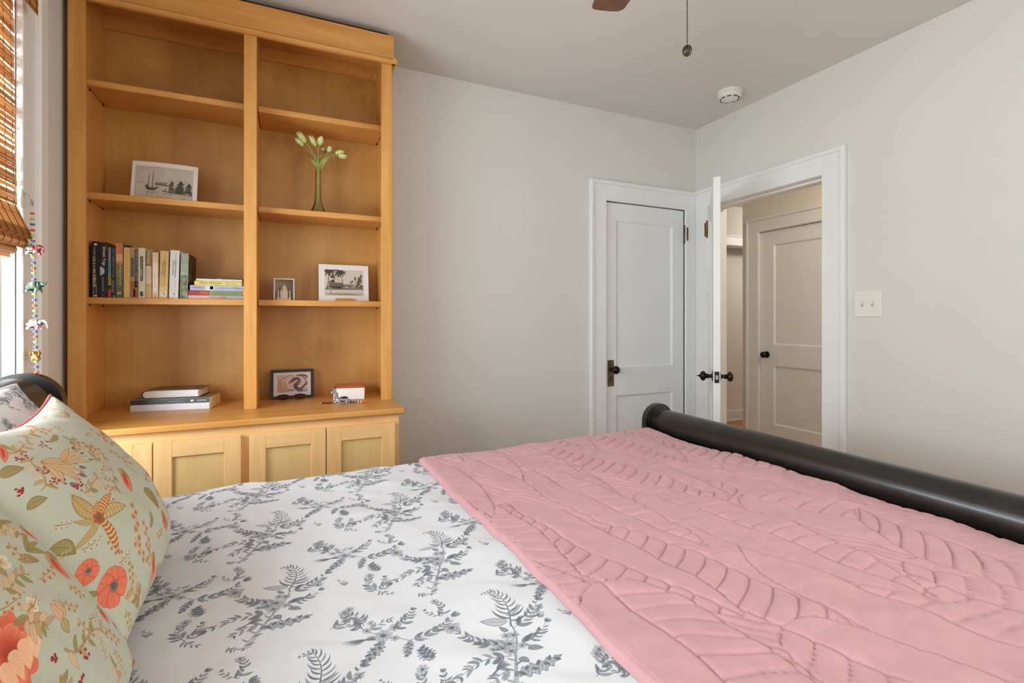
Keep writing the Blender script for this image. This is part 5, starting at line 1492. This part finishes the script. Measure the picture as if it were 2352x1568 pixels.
    def small(x, y, rot, sc):
        def T(u, v): return (x + sc * (u * math.cos(rot) - v * math.sin(rot)), y + sc * (u * math.sin(rot) + v * math.cos(rot)))
        A = lambda a: a + rot
        p.curve(T(-90, 200), T(-120, 90), T(20, 60), T(120, -70), 2.6, 2.0, G1, .8)
        branch(*T(-80, 170), A(1.5), 190 * sc, .5, 7, .28, 2.0, 'f'); branch(*T(-88, 150), A(2.6), 150 * sc, -.6, 6, .3, 2.0, 'b'); branch(*T(-60, 110), A(.7), 150 * sc, -.5, 6, .3, 2.0)
        for (u, v, R_) in ((0, 40, 54), (-70, 120, 28), (70, 78, 34), (-40, 176, 22), (52, -6, 28), (-64, 52, 24)): blossom(*T(u, v), R_ * sc, int(r.integers(5, 9)))
        acanthus(*T(-10, 0), A(-2.35), 180 * sc, 32 * sc, 16)
        for k in range(7): p.leaf(*T(-40, 20 + 5 * k), A(2.85 + .10 * k), (190 - 14 * k) * sc, 6 * sc, -30, G1 if k % 2 else G2, .82)
        branch(*T(60, 60), A(.35), 190 * sc, .4, 7, .28, 2.0, 'b')
        acanthus(*T(120, -70), A(-1.95), 140 * sc, 24 * sc, -12)
        branch(*T(110, -60), A(-.25), 290 * sc, .55, 10, .19, 2.2, 'b')
    big(330, 440, -.12, 1.02)
    small(800, 850, -.05, 1.0)
    branch(560, 60, .3, 190, .5, 6, .3, 2, 'f'); branch(900, 330, 2.2, 200, -.6, 7, .28, 2, 'f'); branch(905, 330, .6, 150, .5, 5, .3, 2, 'b'); branch(900, 330, -1.2, 120, .4, 4, .3, 2)
    branch(120, 900, .9, 150, .6, 5, .3, 2, 'f'); branch(120, 900, 2.6, 110, -.4, 4, .3, 2, 'b')
    acanthus(960, 560, 1.75, 130, 36, 6); blossom(620, 640, 26, 6)
    for (x, y, a) in ((560, 560, .4), (470, 900, 2.2), (720, 480, 1.2), (80, 160, 5.0)):
        branch(x, y, a, 80, .6, 4, .4, 1.8, 'b')
    return p.a
TOILE = image_mat('floral_toile', toile(), .85, bump=.25, bscale=900)

def smooth(e0, e1, x):
    t = np.clip((x - e0) / (e1 - e0), 0, 1); return t * t * (3 - 2 * t)
def drape(V, ya, yb, r):
    """arc length V -> (y, drop, outward normal) for a cloth lying between ya..yb and hanging over both sides"""
    y = np.clip(V, ya, yb); drop = np.zeros_like(V); ny = np.zeros_like(V)
    for (edge, s) in ((yb, 1), (ya, -1)):
        d = (V - edge) * s; on = d > 0
        a = np.clip(d / r, 0, math.pi / 2)
        ext = np.clip(d - r * math.pi / 2, 0, None)
        y = np.where(on, edge + s * r * np.sin(a), y)
        drop = np.where(on, r * (1 - np.cos(a)) + ext, drop)
        ny = np.where(on, s * np.sin(a), ny)
    return y, drop, ny
def cat_lin(*seg):
    out = []
    for a, b, st in seg:
        n = max(2, int(round((b - a) / st)) + 1); out.append(np.linspace(a, b, n)[:-1])
    return np.concatenate(out + [np.array([seg[-1][1]])])

ZB = .7785
def duvet_z(X, Y):
    # broad undulation and low creases of a lightly pulled cover
    z = ZB + .010 * (vnoise(X + 5, Y + 5, .30, 1) - .5) + .0065 * (vnoise(X + 3 + .35 * Y, Y * .45 + 9, .075, 2) - .5)
    c = np.sin((Y * 1.0 - X * .75) * 34 + 4 * vnoise(X + 2, Y + 2, .2, 4)) ; z += .0024 * c * smooth(.0, .34, X) * smooth(1.55, 1.2, Y)
    z += .0036 * np.maximum(0, vnoise((X * .5 + Y * .9) + 7, (Y * .35 - X * .5) + 7, .045, 6) - .45) * 2
    z -= .010 * smooth(-.10, -.30, X) * smooth(.5, .9, Y)
    return z
vx = cat_lin((-.55, -.25, .012), (-.25, .44, .0042), (.44, 1.25, .03), (1.25, 1.345, .012))
vv = cat_lin((-.26, .05, .012), (.05, .40, .010), (.40, 1.66, .0045), (1.66, 1.92, .012))
VX2, VV2 = np.meshgrid(vx, vv, indexing='ij')
yy, dr, ny = drape(VV2, .085, 1.575, .042)
zz = duvet_z(VX2, VV2)
P = np.stack([VX2, yy + ny * (zz - ZB), np.where(dr > 0, ZB - dr + (zz - ZB) * np.sqrt(np.clip(1 - ny ** 2, 0, 1)), zz)], -1)
P[..., 2] -= .05 * smooth(1.32, 1.345, VX2) ** 2
TS = .285
ca, sa = math.cos(-.10), math.sin(-.10)
UV = np.stack([(VX2 * ca - VV2 * sa) / TS + .08, (VX2 * sa + VV2 * ca) / TS + .30], -1)
dv = obj('duvet', MB().grid(P, UV), TOILE, None, 180)
tag(dv, 'white duvet with a grey floral print spread over the bed', 'duvet')

# ---- pink quilt: stitched leaf relief
qx = cat_lin((0.0, 1.0, .0027))
qv = cat_lin((-.30, .03, .02), (.03, .45, .006), (.45, 1.63, .0027), (1.63, 1.95, .012))
QX, QV = np.meshgrid(qx, qv, indexing='ij')
XE = .381 + .030 * (1.59 - QV) / 1.08 + .003 * np.sin(QV * 9)
WXq = XE + (1.352 - XE) * QX
A_ = np.full(QX.shape, 9.0); AMP = np.zeros(QX.shape); PUFF = np.zeros(QX.shape)
r = np.random.default_rng(12)
leaves = []
rows = []
for i, x_ in enumerate(np.arange(.30, 1.62, .185)):
    for k in range(7):
        yb = 2.10 - .40 * k + (.20 if i % 2 else 0) + r.normal() * .03
        leaves.append((x_ + r.normal() * .012, yb, -math.pi / 2 + .22 + r.normal() * .10, .62 + r.normal() * .04, .112 + r.normal() * .01, r.normal() * .03))
order = np.concatenate([r.permutation(len(leaves)), r.permutation(len(leaves))[:len(leaves) * 2 // 3]])
for n_ in order:
    x_, y_, a, L, W, bend = leaves[n_]
    dx, dy = math.cos(a), math.sin(a)
    t = ((WXq - x_) * dx + (QV - y_) * dy) / L
    n = -(WXq - x_) * dy + (QV - y_) * dx - bend * 4 * t * (1 - t)
    tc = np.clip(t, 1e-3, 1 - 1e-3)
    w = W * tc ** .42 * (1 - tc) ** .72 / (.42 / 1.14) ** .42 / (.72 / 1.14) ** .72
    ins = (t > 0) & (t < 1) & (np.abs(n) < w)
    if not ins.any(): continue
    sp = .042
    half = n > 0
    stp = .40 if r.random() < .5 else .2
    q = (t * L - stp * np.abs(n)) / sp + .1 * np.sin(n * 40)
    dvn = np.abs((q % 1) - .5); dvn = (.5 - dvn) * sp / math.sqrt(1 + stp ** 2)
    dmid = np.abs(n); dout = (w - np.abs(n)) * .9
    amp1, amp2 = (1.0, .2) if r.random() < .55 else (.22, 1.0)
    am = np.where(half, amp1, amp2)
    h = (1 - np.exp(-dvn / .0026)) * am + (1 - am) * .85
    h = h * (.1 + .9 * (1 - np.exp(-np.minimum(dmid, dout) / .0026)))
    PUFF = np.where(ins, h, PUFF)
PUFF = np.where(PUFF <= 1e-6, .8 * (1 - np.exp(-np.abs(((WXq * 1.3 + QV) / .034 % 1) - .5) * .034 / .004)), PUFF)
pk = vnoise(WXq * 1.0 + 3, QV + 3, .012, 21) - .5
puck = vnoise(WXq * 2.2 + QV + 4, QV * .7 + 8, .007, 23) - .5
Hq = .0070 * PUFF + .0005 * pk + .0022 * puck * (1.05 - PUFF)
edge = smooth(0, .010, WXq - XE)
band = smooth(.012, .016, WXq - XE)
Hq = Hq * band + .004 * (1 - band)
crest = .004 + .013 * smooth(.55, 1.28, WXq) + .006 * (vnoise(WXq + 9, QV + 2, .35, 31) - .5)
yq, dq, nq = drape(QV, .083, 1.577, .046)
H = (.003 + Hq + crest) * edge + .001
cs = np.sqrt(np.clip(1 - nq ** 2, 0, 1))
zd = duvet_z(WXq, QV)
zz = np.where(dq > 0, ZB - dq + (zd - ZB + H) * cs, zd + H)
zz = zz - .06 * smooth(1.318, 1.352, WXq) ** 2
P = np.stack([WXq, yq + nq * (H + .004), zz], -1)
QM, qnt, qp = new_mat('pink_quilt')
N, L = qnt.nodes, qnt.links
tc_ = N.new('ShaderNodeTexCoord'); n1 = N.new('ShaderNodeTexNoise'); n1.inputs['Scale'].default_value = 30; n1.inputs['Detail'].default_value = 6
L.new(tc_.outputs['Object'], n1.inputs['Vector'])
cr = N.new('ShaderNodeValToRGB'); cr.color_ramp.elements[0].position = .3; cr.color_ramp.elements[0].color = rgb(194, 145, 149); cr.color_ramp.elements[1].position = .7; cr.color_ramp.elements[1].color = rgb(202, 153, 157)
L.new(n1.outputs['Fac'], cr.inputs['Fac']); L.new(cr.outputs['Color'], qp.inputs['Base Color'])
qp.inputs['Roughness'].default_value = .9; qp.inputs['Sheen Weight'].default_value = .15
n2 = N.new('ShaderNodeTexNoise'); n2.inputs['Scale'].default_value = 700; L.new(tc_.outputs['Object'], n2.inputs['Vector'])
b_ = N.new('ShaderNodeBump'); b_.inputs['Strength'].default_value = .25; b_.inputs['Distance'].default_value = .001
L.new(n2.outputs['Fac'], b_.inputs['Height']); L.new(b_.outputs['Normal'], qp.inputs['Normal'])
ql = obj('quilt', MB().grid(P), QM, None, 180)
tag(ql, 'dusty pink quilt stitched with large leaves over the foot of the bed', 'quilt')

# ---- floral pillow cloth
def posy(S=1536, seed=3):
    p = Paint(S, S, (184, 186, 168), wrap=True)
    r = np.random.default_rng(seed)
    TAN, OLV, BRN, COR, COR2, RED, PCH, WHT, YEL = (186, 150, 104), (150, 132, 78), (112, 86, 48), (222, 112, 84), (176, 60, 40), (138, 36, 40), (216, 178, 142), (226, 220, 204), (206, 164, 88)
    def vine(x, y, a, L, n=7, c=TAN):
        P_ = p.curve((x, y), (x + math.cos(a - .7) * L * .4, y + math.sin(a - .7) * L * .4), (x + math.cos(a + .6) * L * .7, y + math.sin(a + .6) * L * .7), (x + math.cos(a) * L, y + math.sin(a) * L), 6, 3.5, BRN, .65, 18)
        p.stroke(P_, 4, 2, c, .9)
        for i in range(n):
            q = P_[1 + int(i * (len(P_) - 2) / n)]; s = 1 if i % 2 else -1
            p.leaf(q[0], q[1], a + s * (.8 + .4 * r.random()), 46 + 30 * r.random(), 10 + 6 * r.random(), s * 8, [TAN, OLV, PCH][int(r.integers(0, 3))], .9, .15, 6, edge=BRN, eal=.55)
    def berries(x, y, n=9, R_=44):
        for i in range(n):
            a = r.random() * 6.28; d = R_ * r.random() ** .6
            p.disc(x + math.cos(a) * d, y + math.sin(a) * d, 6.5, 6.5, RED, .95, 1.5)
            p.disc(x + math.cos(a) * d - 2, y + math.sin(a) * d + 2, 2, 2, (200, 120, 110), .7)
    def poppy(x, y, R_):
        for k in range(6):
            a = k * 1.05 + r.random() * .3
            p.leaf(x - math.cos(a) * R_ * .1, y - math.sin(a) * R_ * .1, a, R_ * 1.05, R_ * .44, 0, COR, .95, .12, 12, edge=COR2, eal=.5, p=.8, q=.35)
        p.disc(x, y, R_ * .26, R_ * .26, (96, 84, 84), .9, 5)
        for i in range(30):
            a = r.random() * 6.28; p.disc(x + math.cos(a) * R_ * .2, y + math.sin(a) * R_ * .2, 3, 3, (140, 128, 124), .8)
    def rose(x, y, R_):
        p.rosette(x, y, R_, 11, 0, COR, COR2, .95, .16); p.rosette(x + R_ * .06, y - R_ * .1, R_ * .72, 8, 1, (232, 138, 104), COR2, .9, .16)
        p.rosette(x + R_ * .08, y - R_ * .18, R_ * .45, 6, 2, (210, 92, 62), (150, 44, 30), .95, .2); p.disc(x + R_ * .08, y - R_ * .2, R_ * .16, R_ * .12, (120, 96, 56), .9, 6)
        for k in range(4): p.leaf(x - R_ * .4 + k * R_ * .3, y - R_ * .75, 1.4 - .2 * k, R_ * .7, R_ * .22, 0, (240, 196, 160), .9, .1, edge=(220, 150, 110), eal=.5, p=.8, q=.4)
    def feather(x, y, a, L, W, c=TAN): p.leaf(x, y, a, L, W, W * .9, c, .95, .2, 10, edge=BRN, eal=.8)
    def paradise(x, y, sc, rot):
        for (a, L, W, st) in ((2.2, 190, 40, None), (.15, 200, 34, (170, 150, 90)), (.75, 170, 26, (196, 84, 44)), (-1.15, 210, 24, (176, 70, 36)), (-2.5, 170, 18, None), (3.0, 130, 16, None), (1.3, 90, 18, (190, 80, 44))):
            p.leaf(x, y, a + rot, L * sc, W * sc, 26 * sc, (206, 178, 120) if st else (182, 152, 92), .95, 0 if st else .25, 9, edge=BRN, eal=.6, stripe=st)
        p.rosette(x, y, 34 * sc, 6, 0, (190, 90, 50), BRN, .9, .3)
    def sprig(x, y, a, c, n=6, sc=1.0):
        p.curve((x, y), (x + math.cos(a) * 40, y + math.sin(a) * 40), (x + math.cos(a + .3) * 80, y + math.sin(a + .3) * 80), (x + math.cos(a + .2) * 130 * sc, y + math.sin(a + .2) * 130 * sc), 2.5, 1.5, (150, 116, 70), .8)
        for i in range(n):
            t = (i + 1) / n; s = 1 if i % 2 else -1
            cx_, cy_ = x + math.cos(a + .2 * t) * 125 * t * sc - math.sin(a) * 14 * s, y + math.sin(a + .2 * t) * 125 * t * sc + math.cos(a) * 14 * s
            p.rosette(cx_, cy_, 15 * sc, 4, r.random() * 3, c, (150, 100, 60), .9, .3)
    return p, r, dict(vine=vine, berries=berries, poppy=poppy, rose=rose, feather=feather, paradise=paradise, sprig=sprig, TAN=TAN, OLV=OLV, BRN=BRN, COR=COR, PCH=PCH, WHT=WHT, YEL=YEL)
# where the motifs sit on each slip: (kind, x, y, angle, length, size) in print pixels
PB = [
    ('poppy', 179, 319, -0.82, 111, 90),
    ('poppy', 116, 474, -0.90, 64, 57),
    ('paradise', 287, 640, 0.85, 198, 210),
    ('feather', 71, 931, -0.17, 87, 122),
    ('feather', 48, 690, -1.01, 128, 133),
    ('feather', 95, 1164, -0.15, 116, 148),
    ('tan', 317, 1135, -1.27, 279, 364),
    ('tan', 411, 1061, -0.19, 234, 238),
    ('berries', 251, 1212, -0.64, 29, 39),
    ('berries', 265, 1078, -0.73, 30, 36),
    ('berries', 260, 960, -0.77, 37, 45),
    ('berries', 325, 848, -0.69, 40, 42),
    ('berries', 95, 1035, -0.89, 21, 24),
    ('berries', 471, 1229, -0.53, 37, 53),
    ('vine', 226, 1282, -0.04, 211, 244),
    ('vine', 304, 1185, -2.16, 257, 209),
    ('vine', 319, 805, -0.01, 167, 163),
    ('vine', 832, 923, -2.60, 601, 556),
    ('bud', 795, 758, -2.18, 196, 271),
    ('bud', 919, 485, -1.99, 122, 204),
    ('bud', 892, 336, -1.48, 124, 208),
    ('bud', 561, 231, -1.63, 128, 208),
    ('bud', 247, 1367, -2.11, 158, 116),
    ('peach', 581, 559, -2.46, 226, 263),
    ('peach', 582, 431, -2.17, 179, 256),
    ('peach', 421, 401, -1.53, 170, 196),
    ('peach', 573, 322, -2.42, 141, 215),
    ('peach', 979, 923, -1.60, 208, 352),
    ('peach', 707, 1154, -1.23, 224, 343),
    ('peach', 1125, 1165, -2.02, 240, 382),
    ('yellow', 329, 338, -2.22, 102, 138),
    ('yellow', 344, 201, -1.84, 110, 183),
    ('white', 104, 767, -0.93, 72, 69),
    ('white', 143, 576, -0.51, 94, 97),
    ('white', 256, 378, -0.34, 95, 84),
    ('white', 104, 602, 2.58, 47, 52),
    ('vine', 346, 101, 1.97, 161, 208),
    ('peach', 197, 177, -1.45, 110, 119),
    ('feather', 873, 543, -1.57, 177, 287),
    ('vine', 428, 1400, -0.20, 320, 414),
    ('peach', 522, 1414, -0.70, 194, 331),
]
PC = [
    ('rose', 791, 652, -0.89, 153, 140),
    ('bud', 1383, 920, -1.45, 121, 193),
    ('bud', 1327, 740, -1.71, 166, 221),
    ('bud', 1346, 388, -1.90, 97, 186),
    ('oflower', 980, 672, -0.80, 40, 35),
    ('oflower', 1071, 886, -0.81, 50, 55),
    ('tulip', 1061, 529, -1.91, 94, 118),
    ('vine', 971, 463, -0.61, 314, 256),
    ('vine', 961, 799, -0.33, 167, 155),
    ('feather', 1153, 820, -0.74, 115, 116),
    ('leafy', 1236, 819, -0.15, 125, 101),
    ('berries', 1028, 378, -0.83, 34, 27),
    ('berries', 914, 487, -0.87, 20, 16),
    ('peach', 1206, 914, -2.01, 133, 140),
    ('peach', 1140, 698, -0.44, 136, 114),
    ('peach', 1109, 575, -1.19, 103, 108),
    ('peach', 1127, 467, -1.69, 104, 128),
    ('peach', 1243, 323, -1.35, 130, 159),
    ('vine', 1312, 1023, -1.70, 152, 194),
    ('white', 978, 663, 0.08, 51, 52),
    ('white', 1182, 418, -0.70, 96, 71),
    ('yellow', 1263, 569, -1.56, 97, 127),
    ('peach', 1217, 234, -1.59, 75, 113),
    ('vine', 933, 659, -1.13, 106, 96),
    ('peach', 886, 758, -0.59, 95, 93),
    ('bud', 1479, 1058, -1.29, 118, 210),
]

def place(p, r, d, items):
    for kind, x, y, a, L_, s_ in items:
        L_ = min(L_, 420); s_ = min(s_, 320)
        if kind in ('poppy', 'rose', 'berries'):
            d[kind](x, y, *((int(s_ * .25) + 3, s_) if kind == 'berries' else (s_,)))
        elif kind == 'paradise': d['paradise'](x, y, s_ / 190, a - 1.3)
        elif kind == 'feather': d['feather'](x, y, a, L_, s_ * .24, d['OLV'])
        elif kind == 'tan':
            for k in (-.5, -.15, .2, .5): d['feather'](x, y, a + k, L_ * (1 - .4 * abs(k)), s_ * .09, (206, 168, 124))
            for k in (-.35, .05, .4): p.leaf(x + L_ * .8 * math.cos(a + k), y + L_ * .8 * math.sin(a + k), a + k, L_ * .2, s_ * .05, 0, (120, 98, 104), .9)
        elif kind == 'vine': d['vine'](x, y, a, L_, 8)
        elif kind == 'bud':
            p.leaf(x, y, a, L_, s_ * .17, s_ * .06, d['COR'], .95, .12, 8, edge=(188, 70, 52), eal=.6, p=.6, q=.7)
            p.leaf(x + L_ * .2 * math.cos(a), y + L_ * .2 * math.sin(a), a, L_ * .6, s_ * .07, 0, (176, 58, 50), .8)
            p.leaf(x, y, a + .7, L_ * .5, s_ * .10, 0, d['OLV'], .9, .2, edge=d['BRN'], eal=.5); p.leaf(x, y, a - .6, L_ * .4, s_ * .08, 0, d['TAN'], .9)
        elif kind in ('peach', 'yellow', 'white'):
            d['sprig'](x, y, a, d[{'peach': 'PCH', 'yellow': 'YEL', 'white': 'WHT'}[kind]], 6, L_ / 130)
        elif kind == 'oflower':
            p.rosette(x, y, s_, 5, 0, (236, 222, 200), (190, 150, 100), .95, .35); d['vine'](x, y, a - 2, s_ * 2.4, 4)
        elif kind == 'tulip':
            for k in (-.45, 0, .45): p.leaf(x, y, a + math.pi + k, L_ * .9, s_ * .16, 0, (214, 174, 132), .95, .15, edge=d['BRN'], eal=.7)
            p.leaf(x, y, a, L_ * .6, s_ * .2, 0, (176, 160, 104), .95, .2, edge=d['BRN'])
        elif kind == 'leafy':
            for k in (-.6, 0, .6): d['feather'](x, y, a + k, L_, s_ * .16, d['OLV'])
SB = 1536
def blank_near(items, x, y, m): return all((x - q[1]) ** 2 + (y - q[2]) ** 2 > m * m for q in items)
for nm, items, sd in (('far', PB, 3), ('near', PC, 8)):
    p, r, d = posy(SB, sd)
    if nm == 'far': p.wrap = False
    for k in range(900):
        x, y = r.random() * SB, r.random() * SB
        if not blank_near(items, x, y, 100 if nm == 'near' else 120): continue
        q = k % 9; a = r.random() * 6.28; z = .62 if nm == 'near' else .85
        items = items + [('fill', int(x), int(y), a, 0, 0)]
        if q in (0, 5): d['vine'](x, y, a, 200 * z)
        elif q in (1, 6): d['sprig'](x, y, a, d['PCH'], 6, z)
        elif q == 2: d['berries'](x, y, 7, 40 * z)
        elif q == 3: d['sprig'](x, y, a, d['YEL'], 5, z)
        elif q == 4: p.leaf(x, y, a, 110 * z, 26 * z, 8, d['COR'], .9, .1, edge=(176, 70, 50)); d['vine'](x, y, a + 2.4, 130 * z, 4)
        elif q == 7: d['feather'](x, y, a, 150 * z, 26 * z, d['OLV'])
        else: d['sprig'](x, y, a, d['WHT'], 5, z)
    place(p, r, d, PB if nm == 'far' else PC)
    if nm == 'far': POSYB = image_mat('sage_floral_far', p.a, .85, bump=.2, bscale=800)
    else: POSYC = image_mat('sage_floral_near', p.a, .85, bump=.2, bscale=800)
CORD = mat('red_piping', rgb(190, 84, 84), .75)

def pillow(name, label, C, ex, ey, W, Hh, T, m, piping, uvs=(1, 1), uvo=(0, 0), seed=0, back=.75, sag=.0, pinch=.05, n=56):
    """C centre, ex along the width, ey up the height"""
    ex = Vector(ex).normalized(); ey = Vector(ey).normalized(); ez = ex.cross(ey).normalized()
    t = thing(name, label, 'pillow', tuple(C))
    u = np.linspace(-1, 1, n); u = np.sign(u) * np.abs(u) ** .8
    U, V = np.meshgrid(u, u, indexing='ij')
    Xp = W / 2 * U * (1 - pinch * (1 - V ** 2) * np.abs(U) ** 3); Yp = Hh / 2 * V * (1 - pinch * (1 - U ** 2) * np.abs(V) ** 3)
    Zp = T * (1 - .28 * V) * np.clip((1 - U ** 2) * (1 - V ** 2), 0, 1) ** .42
    s = seed * 3.7 + 10
    wr = .010 * (vnoise(U + s, V + s, .5, 40 + seed) - .5) + .006 * (vnoise(U * 1.4 + V + s, V * .6 + s, .18, 50 + seed) - .5)
    Zp = Zp + wr * np.clip((1 - U ** 2) * (1 - V ** 2), 0, 1) ** .3
    Yp = Yp - sag * (1 - V) * 0 - sag * np.clip(1 - U ** 2, 0, 1) * (V > 0) * V
    Ov = np.array(C)[None, None]; E = [np.array(e)[None, None] for e in (ex, ey, ez)]
    mb = MB()
    UVm = np.stack([(U * .5 + .5) * uvs[0] + uvo[0], (V * .5 + .5) * uvs[1] + uvo[1]], -1)
    mb.grid(Ov + Xp[..., None] * E[0] + Yp[..., None] * E[1] + Zp[..., None] * E[2], UVm)
    mb.grid(Ov + Xp[..., None] * E[0] + Yp[..., None] * E[1] - back * Zp[..., None] * E[2], UVm)
    o = obj('pillow_case', mb, m, t, 180)
    rim = [(i, 0) for i in range(n)] + [(n - 1, j) for j in range(1, n)] + [(i, n - 1) for i in range(n - 2, -1, -1)] + [(0, j) for j in range(n - 2, 0, -1)]
    pts = [Vector(C) + ex * float(Xp[i, j]) + ey * float(Yp[i, j]) for i, j in rim]
    obj('piping', MB().tube(pts + [pts[0]], .0030, 8, cap=False), piping, t, 180)
    return t
WPIP = mat('white_piping', rgb(226, 226, 222), .8)
def pill(name, label, bf, tf, W, yawd, T, m, piping, **k):
    """bf, tf: far bottom and far top corners; the pillow runs towards -y"""
    bf, tf = Vector(bf), Vector(tf)
    ex = Vector((math.sin(R(yawd)), -math.cos(R(yawd)), 0))     # from the far side to the near side
    ey = tf - bf
    C = (bf + tf) / 2 + ex * W / 2
    return pillow(name, label, tuple(C), tuple(-ex), tuple(ey), W, ey.length, T, m, piping, **k)
pill('pillow', 'white pillow with grey floral print leaning on the headboard', (-.40, 1.47, .80), (-.555, 1.44, 1.105), .62, -4, .07, TOILE, WPIP, uvs=(2.2, 1.4), uvo=(.2, .1), seed=1)
pill('pillow', 'sage green floral pillow with two coral poppies, standing against the white pillow', (-.238, 1.19, .79), (-.474, 1.375, 1.086), .46, 3, .090, POSYB, CORD, seed=2, sag=.03)
pill('pillow', 'sage green floral pillow with one big coral rose, in front of the poppy pillow', (-.192, .800, .795), (-.462, .955, 1.070), .60, 6, .062, POSYC, CORD, seed=3, sag=.03)
